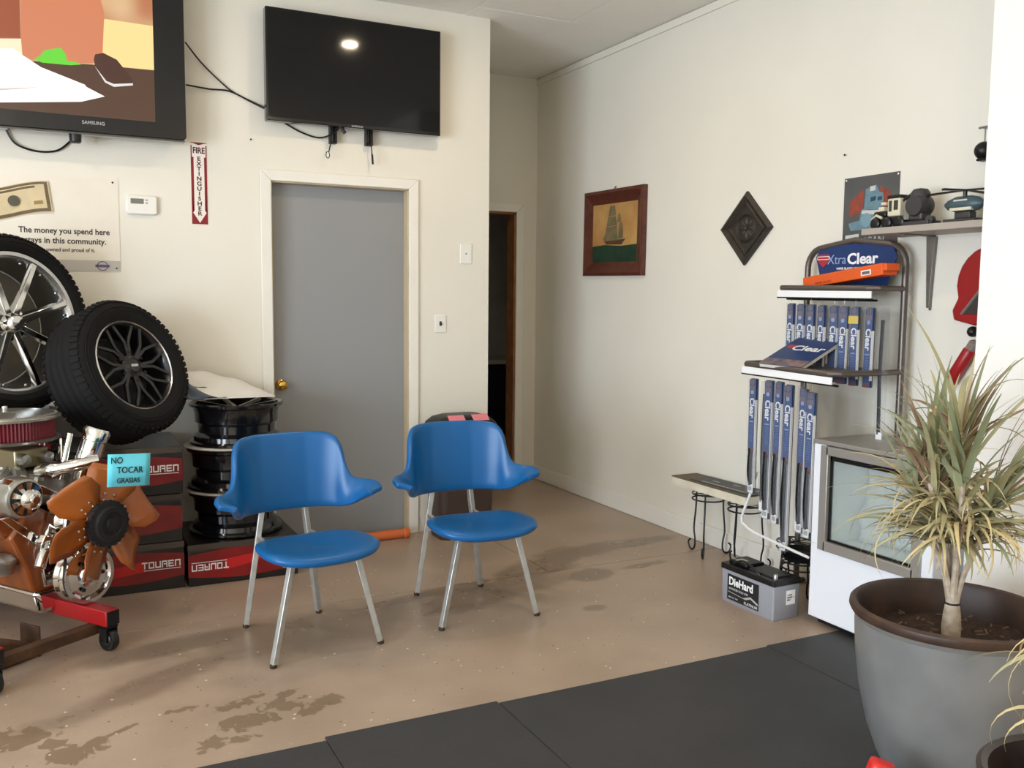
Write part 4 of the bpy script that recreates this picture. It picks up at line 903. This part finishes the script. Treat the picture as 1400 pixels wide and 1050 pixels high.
MB().poly([(-.045,.045),(.06,.04),(.05,.02),(-.05,.03)], .0027).poly([(-.005,.15),(.025,.152),(.025,.13),(-.005,.128)], .0027).poly([(-.14,-.065),(-.06,-.06),(-.06,-.075),(-.14,-.082)], .0024).build('pale_detail', mPW, po)
MB().poly([(.0,.10),(.03,.105),(.03,.085),(0,.08)], .0027).poly([(.04,.1),(.065,.1),(.065,.085),(.04,.082)], .0027).build('window', mat('poster_dark_blue', (30, 74, 92), .5), po)
MB().at(T((-.02,.0,.0028))).lathe([(1e-4,0),(.032,0)], 16).build('wheel', mat('poster_wheel', (120, 150, 160), .5), po)
MB().at(T((-.03,-.098,.0024)) @ Rot(2,'Z')).text('AMERICAN', .050, 'CENTER', .95, .01).build('lettering', mPW, po)
MB().at(T((-.03,-.155,.0024)) @ Rot(4,'Z')).text('CLASSIC', .03, 'CENTER', 1.0, .01).build('lettering', mPW, po)
for q in ((-.148,.19),(.148,.19)): MB().ball((*q,.002), .005, 8, 5, .5).build('pin', mWhiteInk, po)
# models on the shelf; shelf top z = 1.7115
SZ = 1.7117
mGM = mat('gunmetal', (74, 72, 72), .45, metal=.5); mTG = mat('teal_grey', (74, 92, 98), .45, metal=.2); mCrm = mat('model_cream', (214, 206, 178), .5)
tk = thing('model_tow_truck', 'small black and cream model truck at the left end of the shelf', 'model', M_=onright(2.80, SZ, 3.215))
MB().box(-.085, .085, .022, .05, -.03, .03).build('chassis', mBlack, tk, .004)
MB().box(-.01, .055, .05, .125, -.03, .03).build('cab', mCrm, tk, .006)
MB().box(-.012, .057, .125, .138, -.032, .032).build('roof', mBlack, tk, .003)
MB().box(-.085, -.02, .05, .075, -.026, .026).build('bonnet', mBlack, tk, .006)
MB().cbox((-.05,.085,0),(.03,.018,.04)).cbox((-.045,.108,.0),(.025,.012,.03)).build('light_bar', mCrm, tk, .002)
MB().box(.0, .014, .07, .115, .0305, .032).box(.025, .045, .075, .115, .0305, .032).build('window', mGM, tk)
for x in (-.065, -.005, .06):
    for z in (-.034, .034): MB().at(T((x,.024,z))).lathe([(.001,-.009),(.018,-.009),(.024,-.005),(.024,.005),(.018,.009),(.001,.009)], 16).build('wheel', mBlack, tk)
MB().tube([(-.095,.045,.02),(-.06,.058,.036),(-.03,.045,.036)], .006, 6).build('mudguard', mCrm, tk)
eg = thing('model_engine', 'grey model engine with a tall domed housing in the middle of the shelf', 'model', M_=onright(2.67, SZ, 3.215))
MB().box(-.06, .075, .0, .022, -.04, .04).build('base', mGM, eg, .004)
MB().lathe([(.001,-.04),(.04,-.04),(.05,-.02),(.05,.02),(.04,.04),(.001,.04)], 20).build('flywheel', mGM, eg).matrix_local = T((.0,.085,.0))
MB().box(-.035, .035, .022, .12, -.03, .03).build('housing', mGM, eg, .010)
MB().lathe([(.04,0),(.038,.02),(.028,.034),(.001,.04)], 20).build('dome', mGM, eg).matrix_local = T((0,.118,0)) @ Rot(-90,'X')
for k in range(4): MB().tube([(-.05+.007*k,.03,.032),(-.055+.008*k,.11,.02)], .004, 6).build('pipe', mSteel, eg)
MB().at(T((.07,.022,.02))).lathe([(.001,-.01),(.018,-.01),(.018,.01),(.001,.01)], 14).build('wheel', mGM, eg)
MB().tube([(-.045,.135,.0),(-.09,.105,.01)], .007, 6).build('lever', mBlack, eg)
hc = thing('model_helicopter', 'teal grey model helicopter with dark rotor blades on the shelf', 'model', M_=onright(2.462, SZ, 3.215))
loft(MB(), [[(x*.5, .0+y, 0) for x, y in rrect(.01,.01,.004,3,0,.072)]]*1+[[(X, .072+y*s_, z*1.0) for y, z in [(math.sin(a)*.034, math.cos(a)*.036*s_) for a in [2*PI*i/16 for i in range(16)]]] for X, s_ in ((-.085,.15),(-.07,.6),(-.03,1.0),(.03,1.0),(.065,.75),(.082,.3))][0:0] if False else [[(X, .074+math.sin(a)*.032*s_, math.cos(a)*.034*s_) for a in [2*PI*i/16 for i in range(16)]] for X, s_ in ((-.085,.2),(-.07,.62),(-.03,1.0),(.03,1.0),(.065,.75),(.082,.3))]).build('fuselage', mTG, hc)
MB().box(-.045, .05, .048, .060, -.031, .031).build('stripe', mCrm, hc, .002)
MB().box(-.025, .035, .084, .090, .0325, .034).build('window', mPW, hc)
MB().tube([(.0,.10,0),(.0,.128,0)], .008, 8).build('mast', mBlack, hc)
for a, ln_ in ((0,.12),(178,.26),(90,.13),(268,.12)): MB().at(T((0,.128,0)) @ Rot(a,'Y')).add([(0,-.002,-.006),(ln_,-.008,-.008),(ln_,-.008,.008),(0,-.003,.008),(0,.003,-.008),(ln_,.0,-.008),(ln_,.0,.008),(0,.003,.008)], [(3,2,1,0),(4,5,6,7),(0,1,5,4),(1,2,6,5),(2,3,7,6),(3,0,4,7)]).build('rotor_blade', mBlack, hc)
MB().tube([(-.08,.076,-.0),(-.10,.082,-.12)], [.012,.005], 8).build('tail_boom', mTG, hc)
MB().box(-.075, .065, .0, .018, -.028, .028).box(-.03, .04, .018, .044, -.02, .02).build('stand', mGM, hc, .004)
# bell and red ornament on the right wall next to the column
wb = thing('hanging_bell', 'small dark round bell hanging from a wall peg beside the column', 'bell', M_=onright(2.468, 2.0))
MB().tube([(0,.09,0),(0,.09,.05)], .006, 8).tube([(-.02,.09,.05),(.02,.09,.05)], .005, 8).build('peg', mSteel, wb); MB().tube([(0,.09,.04),(0,.03,.04)], .003, 6).build('string', mSteel, wb)
MB().ball((0,0,.042), .036, 16, 10, 1.0).build('ball', mBlackM, wb); MB().box(-.02, .02, -.04, -.03, .02, .06).build('clapper', mBlackM, wb, .003)
ro = thing('red_wall_ornament', 'red rounded metal wall ornament with a dark triangular inset beside the column', 'ornament', M_=onright(2.42, 1.45))
outl = [(-.155,-.12),(-.165,-.08),(-.14,-.03)]+[(.0-.15*math.cos(math.radians(a)), .02+.16*math.sin(math.radians(a))) for a in range(0,181,15)]+[(.15,-.12),(.05,-.135),(-.06,-.14)]
MB().prism(outl, .001, .03).build('body', mRed, ro, .008)
MB().prism([(-.115,-.095),(.1,-.095),(.1,.085),(.03,.085)], .0302, .034).build('inset', mat('inset_dark', (54, 48, 44), .5), ro, .003)
MB().tube([(-.115,-.095,.034),(.03,.085,.034)], .006, 6).build('inset_trim', mat('trim_grey', (120,112,104), .4), ro)
MB().ball((-.07,-.165,.02), .022, 14, 8).build('knob', mBlackM, ro)
rt = thing('red_cylinder', 'slim red cylinder with a grey cap mounted aslant below the red ornament', 'cylinder', M_=onright(2.52, 1.155, 3.325) @ Rot(-32,'Z'))
MB().lathe([(.001,-.10),(.02,-.10),(.026,-.09),(.026,.06),(.02,.07)], 18).build('tube', mRed, rt).matrix_local = Rot(-90,'X')
MB().lathe([(.02,.07),(.022,.075),(.022,.10),(.012,.11),(.001,.11)], 18).build('cap', mat('cap_grey', (130,116,108), .5), rt).matrix_local = Rot(-90,'X')

# ------------------------------------------------------------------ slab bench on wire plant stands
def plant_stand(label, x, y, h, r, a0, group):
    t = thing('wire_plant_stand', label, 'plant stand', (x, y, 0), 0, group)
    for z in (h-.005, h-.035):
        MB().tube([(r*math.cos(a), r*math.sin(a), z) for a in [2*PI*i/28 for i in range(28)]], .0042, 6, closed=True).build('ring', mBlackM, t)
    for k in range(3):
        a = a0+2*PI*k/3; c, s_ = math.cos(a), math.sin(a)
        pr = [(r*.97,h-.005),(r*1.0,h*.72),(r*1.12,h*.38),(r*1.02,.075),(r*1.02,.028),(r*1.2,.0052),(r*1.45,.014),(r*1.55,.045),(r*1.38,.062)]
        MB().tube(spline([(c*q, s_*q, z) for q, z in pr], 5), .005, 6).build('leg', mBlackM, t)
    for k in range(3): MB().tube([(r*math.cos(a), r*math.sin(a), h-.006) for a in (a0+PI*k/3, a0+PI*k/3+PI)], .003, 5).build('spoke', mBlackM, t)
    return t
plant_stand('black wire plant stand under the far end of the slab', 3.215, 3.965, .348, .088, math.radians(100), 'wire stands carrying the slab')
plant_stand('black wire plant stand under the near end of the slab', 3.215, 3.665, .348, .088, math.radians(80), 'wire stands carrying the slab')
sb = thing('slab_bench', 'cream edged slab laid across two wire plant stands', 'bench', (3.257, 3.925, .349))
def wob(mb, amt):
    for p in mb.v: q = noise.noise(V((p.x*14, p.y*14, p.z*10))); p.x += amt*q; p.y += amt*noise.noise(V((p.y*11, p.z*9, 3)))
    return mb
bx = MB().grid(lambda u, w_: (lambda q, z: (q[0], q[1], z))(rrect(.178, .635, .012, 4)[round(u*20) % 20], w_*.045), 20, 5, True)
wob(bx, .004); bx.poly(rrect(.172, .63, .012, 4), .045).poly(rrect(.172, .63, .012, 4), .0).build('slab', mat('cream_foam', (232, 226, 208), .7, rgb2=(212, 202, 176), vscale=10), sb)
MB().prism(rrect(.184, .64, .010), .045, .049).build('top_board', mat('worn_board', (110, 84, 60), .6, rgb2=(84, 84, 60), vscale=8), sb)
bd = thing('printed_board', 'dark printed cardboard sheet lying on the slab bench', 'board', (3.272, 3.85, .399), math.radians(2))
MB().box(-.075, .075, -.24, .25, 0, .004).build('sheet', mat('charcoal_card', (70, 70, 72), .55, var=.1), bd)
for x, y, s_ in ((-.058,.0,.018),(.0,.12,.02),(.025,-.02,.022),(.02,-.16,.02)): MB().at(T((x,y,.0046)) @ Rot(-90,'Z')).text(('IMPORTANT NOTICE TO CUSTOMERS','OPEN','SALE','PARTS')[(0,1,2,3)[[-.058,.0,.025,.02].index(x)]], s_, 'CENTER', 1.1, .02).build('printing', mat('card_print', (186,184,178), .6), bd)
# small wire stands stacked behind the battery
plant_stand('low black wire stand nearest the cooler, behind the battery', 3.06, 3.10, .215, .085, .4, 'low wire stands behind the battery')
plant_stand('low black wire stand nearest the wall, behind the battery', 3.215, 3.30, .24, .085, 1.1, 'low wire stands behind the battery')
tr_ = thing('metal_tray', 'stack of small dark metal trays resting on the low wire stand', 'tray', (3.06, 3.10, .216))
for k in range(3): MB().lathe([(.001,.004),(.07,.004),(.082,.022),(.086,.022),(.074,0),(.001,0)], 24, (.004*k,0,.012*k)).build('tray', mBlackM, tr_)

# ------------------------------------------------------------------ car battery
bt = thing('car_battery', 'grey car battery with a black lid and logo label on the floor', 'battery', (2.862, 3.148, 0), math.radians(1))
bwx, bly = .158, .342
mBat = mat('battery_grey', (152, 154, 160), .45, var=.03)
loft(MB(), [[(x, y, 0) for x, y in rrect(bwx-.012, bly-.012, .008, 3)], [(x, y, .004) for x, y in rrect(bwx-.006, bly-.006, .009, 3)], [(x, y, .155) for x, y in rrect(bwx, bly, .009, 3)]]).build('case', mBat, bt)
MB().prism(rrect(bwx+.008, bly+.008, .010), .155, .182).build('lid', mBlack, bt, .004)
MB().box(-.055, .055, .03, .15, .182, .200).build('vent_cover', mBlack, bt, .006)
MB().box(-.05, .05, -.14, .02, .182, .189).build('top_recess', mat('dark_grey_plastic', (52,52,54), .5), bt, .003)
MB().box(-.045, .0, .075, .12, .2002, .2006).build('top_label', mat('label_silver', (180,176,168), .4), bt)
MB().tube(spline([(-.07,-.08,.178),(-.075,-.04,.205),(-.06,.05,.214),(-.07,.10,.19)],5), .005, 6).build('carry_strap', mBlack, bt)
for y in (-.145, .145): MB().lathe([(.011,.182),(.0105,.20),(.009,.202),(.001,.202)], 14, (-.045 if y < 0 else -.03, y, 0)).build('terminal', mSteel, bt)
BF = T((-bwx/2-.0012, 0, .078)) @ FR
lb = MB().at(BF).box(-.125, .08, -.058, .062, -.001, .0006).build('front_label', mInk, bt)
MB().at(BF @ T((-.115,.030,.0009))).text('DieHard', .052, 'LEFT', .88, .03).build('lettering', mWhiteInk, lb)
MB().at(BF @ T((-.115,-.004,.0009))).text('ADVANCED GOLD AGM', .013, 'LEFT', .9, .01).at(BF @ T((.075,-.047,.0009))).text('PLATINUM', .018, 'RIGHT', 1.0, .02).at(BF @ T((-.115,-.045,.0009))).text('850 CCA  31M', .010, 'LEFT', 1.0, .01).build('lettering', mat('label_grey_ink', (196,196,196), .5), lb)
MB().at(BF).poly([(-.12,-.022),(.0,-.03),(.03,-.018),(.078,-.036),(.078,-.026),(.03,-.008),(-.02,-.026),(-.12,-.019)], .0008).build('swoosh', mat('label_silver', (180,176,168)), lb)
MB().at(T((.022, -bly/2-.001, .098)) @ FB).box(-.026, .026, -.032, .032, -.001, .0005).build('side_label', mWhiteInk, bt)
MB().at(T((.0, -bly/2-.0018, .098)) @ FB).text('17-0684\nMARINE  3\n08/22', .011, 'LEFT', .8).build('side_print', mInk, bt)

# ------------------------------------------------------------------ display cooler
CX, CY0, CY1, CZ0, CZ1 = 2.928, 2.296, 2.912, .035, .815
ck = thing('display_cooler', 'small white display cooler with a grey framed glass front', 'cooler', (CX, (CY0+CY1)/2, 0))
hy = (CY1-CY0)/2; dep = 3.262-CX; mCool = mat('white_enamel', (232, 234, 238), .35); mAlF = mat('cooler_frame', (168, 164, 156), .4, metal=.5)
wy0, wy1, wz0, wz1 = -hy+.078, hy-.078, .372, .762      # glass opening (y range, z range)
sh = MB().box(0, dep, -hy, hy, CZ0, wz0-.012).box(0, dep, wy1+.012, hy, wz0-.012, CZ1-.02).box(0, dep, -hy, wy0-.012, wz0-.012, CZ1-.02).box(.30, dep, -hy, hy, wz0-.012, CZ1-.02)
sh.build('cabinet', mCool, ck, .004)
MB().box(-.004, dep, -hy-.003, hy+.003, CZ1-.02, CZ1).build('top', mAlF, ck, .004)
fr = MB().box(-.012, .012, wy0-.03, wy0+.012, wz0-.03, wz1+.03).box(-.012, .012, wy1-.012, wy1+.03, wz0-.03, wz1+.03).box(-.012, .012, wy0, wy1, wz0-.03, wz0+.012).box(-.012, .012, wy0, wy1, wz1-.008, wz1+.03)
fr.build('window_frame', mAlF, ck, .003)
gk = MB().box(.004, .016, wy0+.010, wy0+.024, wz0+.012, wz1-.008).box(.004, .016, wy1-.024, wy1-.010, wz0+.012, wz1-.008).box(.004, .016, wy0, wy1, wz0+.010, wz0+.022).box(.004, .016, wy0, wy1, wz1-.030, wz1-.008)
gk.build('gasket', mBlackM, ck)
MB().box(.010, .014, wy0+.012, wy1-.012, wz0+.012, wz1-.010).build('glass_pane', mat('cooler_glass', (198, 210, 206), .05, alpha=.30, spec=.7), ck)
ln = MB().box(.29, .298, wy0, wy1, wz0, wz1).box(.02, .29, wy0, wy1, wz0-.011, wz0-.005).box(.02, .29, wy1-.002, wy1+.010, wz0, wz1).box(.02,.29, wy0-.010, wy0+.002, wz0, wz1)
ln.build('liner', mat('cooler_liner', (222, 228, 224), .5), ck)
def bagf(u, w_): return (.20+.03*math.sin(5*u+3*w_)+.03*noise.noise(V((u*5,w_*5,0))), wy0+.02+(wy1-wy0-.04)*u, wz0+.002+.36*w_-.02*math.sin(7*u)*w_)
MB().grid(bagf, 16, 14).build('plastic_liner_bag', mat('liner_bag', (208, 216, 212), .4), ck, solid=.002, sharp=60)
MB().box(.03, dep-.03, -hy+.03, hy-.03, .0095, CZ0+.002).build('plinth', mBlack, ck)

# ------------------------------------------------------------------ planter with dracaena
mPot = mat('glazed_pot', (126, 125, 121), .28, rgb2=(106, 107, 106), vscale=5, coat=.15, var=.1)
mRim = mat('pot_rim', (72, 52, 40), .45, rgb2=(52, 38, 30), vscale=14)
PX, PY = 2.335, 1.757
pt = thing('planter', 'large grey glazed planter with a rusty brown rim', 'planter', (PX, PY, .0098))
MB().lathe([(.001,0),(.160,0),(.172,.01),(.192,.05),(.222,.13),(.248,.24),(.262,.35),(.267,.44),(.268,.48)], 64).build('body', mPot, pt)
MB().lathe([(.268,.472),(.278,.476),(.284,.488),(.282,.500),(.274,.507),(.264,.503),(.258,.49),(.250,.42),(.235,.35)], 64).build('rim', mRim, pt)
MB().lathe([(.2678,.460),(.2692,.464),(.2700,.476)], 64).build('glaze_edge', mat('glaze_edge', (116, 112, 104), .4, rgb2=(104, 104, 102), vscale=20), pt)
def soilf(u, w_):
    a = 2*PI*u; r_ = max(.0005, .246*w_); x, y = r_*math.cos(a), r_*math.sin(a); return (x, y, .402+.020*noise.noise(V((x*14,y*14,0)))+.006*noise.noise(V((x*60,y*60,2))))
MB().grid(soilf, 40, 12, True).build('soil', mat('potting_soil', (74, 54, 42), .95, rgb2=(48, 36, 30), vscale=60, bump=.8, bscale=90), pt)
for k in range(60):
    a, r_ = random.uniform(0,2*PI), random.uniform(.05,.22)
    MB().at(T((r_*math.cos(a), r_*math.sin(a), .418)) @ Rot(random.uniform(0,180),'Z') @ Rot(random.uniform(-20,20),'Y')).cbox((0,0,0),(random.uniform(.01,.03),.004,.003)).build('bark_chip', mat('bark_chip', (120, 96, 78), .9), pt)
pl_ = thing('dracaena', 'spiky green and dried yellow dracaena growing in the grey planter', 'plant', (PX, PY, .405))
mTrunk = mat('pale_trunk', (196, 182, 160), .8, rgb2=(156, 138, 118), vscale=40, bump=.6, bscale=60)
MB().lathe([(.024,0),(.026,.02),(.027,.05),(.024,.09),(.019,.125),(.019,.14),(.001,.142)], 18).build('trunk', mTrunk, pl_)
MB().lathe([(.021,.118),(.022,.121),(.021,.124)], 18).build('tie', mBlack, pl_)
stems = []
for k in range(7):
    a = 2*PI*k/7+.3; tip = V((.105*math.cos(a)*(1 if k else .2), .105*math.sin(a), random.uniform(.38,.52)))
    if k == 6: tip = V((.0,.0,.60))
    stems.append(tip); MB().tube(spline([(.006*math.cos(a),.006*math.sin(a),.125), (tip.x*.3,tip.y*.3,.22), tip],4), [.013,.012,.011,.010,.009,.009,.008,.008,.007], 8).build('stem', mTrunk, pl_)
LEAF = {}
mLG = [mat('leaf_green', (152, 158, 124), .55, rgb2=(120, 128, 94), vscale=9), mat('leaf_olive', (182, 174, 134), .6, rgb2=(146, 142, 104), vscale=9), mat('leaf_dry', (218, 202, 154), .7, rgb2=(192, 170, 120), vscale=9), mat('leaf_brown', (152, 124, 100), .75, rgb2=(122, 98, 78), vscale=9)]
def leaf_mesh(kind, droop, L, wd, key):
    def fn(u, w_):
        th = droop*u**1.4; n_ = 12
        x = z = 0
        for q in range(int(u*n_+.5)):
            tt_ = droop*((q+.5)/n_)**1.3; x += L/n_*math.sin(tt_); z += L/n_*math.cos(tt_)
        h_ = wd*(min(1,u*5+.45))*(1-u**2.2)+.0008
        sd = (w_-.5)*2
        return (x+abs(sd)*h_*.25*math.cos(th), sd*h_, z+abs(sd)*h_*.25*math.sin(-th))
    me = MB().grid(fn, 13, 3).mesh('leaf', 180); me.materials.append(mLG[kind]); return me
MESH = [leaf_mesh(k, dr, L, .0068+.003*(k < 2), i) for i, (k, dr, L) in enumerate([(0,.35,.38),(0,.8,.34),(0,1.2,.32),(1,.5,.36),(1,1.2,.32),(1,1.7,.30),(2,1.7,.30),(2,2.4,.30),(2,2.9,.26),(3,.6,.32),(3,1.5,.28),(0,.2,.36)])]
for k in range(285):
    g_ = random.random()
    tip = random.choice(stems); hgt = random.random()
    if hgt > .45: mi = random.choice([0,1,3,3,11,4,1,9,5,6,10]); el = random.uniform(.0,.85)
    else: mi = random.choice([2,4,5,6,7,8,6,7,4,10,7,5]); el = random.uniform(.4,1.25)
    o = bpy.data.objects.new('leaf', MESH[mi]); COL.objects.link(o); o.parent = pl_
    b0 = V((tip.x, tip.y, 0))*(.45+.55*hgt); zb = .29+(tip.z-.25)*hgt
    sc = random.uniform(.72, 1.2)*(1.0 if hgt > .45 else .9)
    az = math.atan2(tip.y, tip.x)+random.gauss(0, .9)
    o.matrix_local = T((b0.x, b0.y, zb)) @ Mx.Rotation(az, 4, 'Z') @ Mx.Rotation(el, 4, 'Y') @ Mx.Rotation(random.uniform(-.6,.6), 4, 'Z') @ Mx.Scale(sc, 4)
tg = MB()
for k in range(190):
    me_ = MESH[random.choice([5,6,7,8,7,6,10])]; tip = random.choice(stems); hgt = random.uniform(0,.75)
    tg.at(T((tip.x*(.5+.5*hgt), tip.y*(.5+.5*hgt), .29+(tip.z-.22)*hgt)) @ Mx.Rotation(random.uniform(0,2*PI), 4, 'Z') @ Mx.Rotation(random.uniform(.2,1.3), 4, 'Y') @ Mx.Rotation(random.uniform(-.8,.8), 4, 'Z') @ Mx.Scale(random.uniform(.45,.95), 4))
    tg.add([tuple(q.co) for q in me_.vertices], [tuple(q.vertices) for q in me_.polygons])
tg.build('dry_leaf_tangle', mat('leaf_tangle', (206, 190, 146), .7, rgb2=(150, 140, 100), vscale=5), pl_, kind='stuff', sharp=180)
# second plant at the right edge
P2 = (1.748, .985)
pt2 = thing('planter', 'dark brown planter cut off by the lower right corner', 'planter', (*P2, .0005))
MB().lathe([(.001,0),(.12,0),(.13,.02),(.17,.30),(.19,.46),(.205,.47),(.207,.49),(.198,.497),(.186,.49),(.17,.40)], 48).build('body', mat('brown_pot', (48, 38, 36), .4, var=.15), pt2)
MB().lathe([(.001,.42),(.175,.42)], 32).build('soil', MATS['potting_soil'], pt2)
pl2 = thing('dracaena', 'small dried pale dracaena in the dark planter at the right edge', 'plant', (*P2, .421))
MB().lathe([(.016,0),(.015,.16),(.010,.33),(.001,.335)], 12).build('trunk', mTrunk, pl2)
for k in range(46):
    mi = random.choice([6,7,8,6,5,4,7]); o = bpy.data.objects.new('leaf', MESH[mi]); COL.objects.link(o); o.parent = pl2
    o.matrix_local = T((0,0,random.uniform(.14,.32))) @ Mx.Rotation(random.uniform(0,2*PI), 4, 'Z') @ Mx.Rotation(random.uniform(.5,1.3), 4, 'Y') @ Mx.Rotation(random.uniform(-.5,.5), 4, 'Z') @ Mx.Scale(random.uniform(.7,1.1), 4)
# red plastic scoop leaning on the planter
rs = thing('red_plastic_handle', 'red plastic handle tip poking up in front of the grey planter', 'handle', (1.93, 1.655, .0098), math.radians(-35))
MB().prism(rrect(.10,.07,.02), 0, .10).build('base', mat('bright_red_plastic', (206, 44, 40), .35), rs, .008)
MB().at(T((0,0,.10)) @ Rot(18,'Y')).prism([(-.035,-.028),(.035,-.028),(.035,.028),(-.035,.028)], -.01, .075).build('spout', MATS['bright_red_plastic'], rs, .014)

# nails left in the walls
for M_, lb in ((onback(.988, 2.232), 'small nail in the wall left of the dark television cords'), (onright(3.215, 2.085), 'small nail in the right wall above the tin poster')):
    o = MB().at(M_).lathe([(.0015,0),(.0015,.012),(.005,.012),(.004,.014),(.001,.0145)], 8).build('wall_nail', mBlackM); tag(o, lb, 'nail')
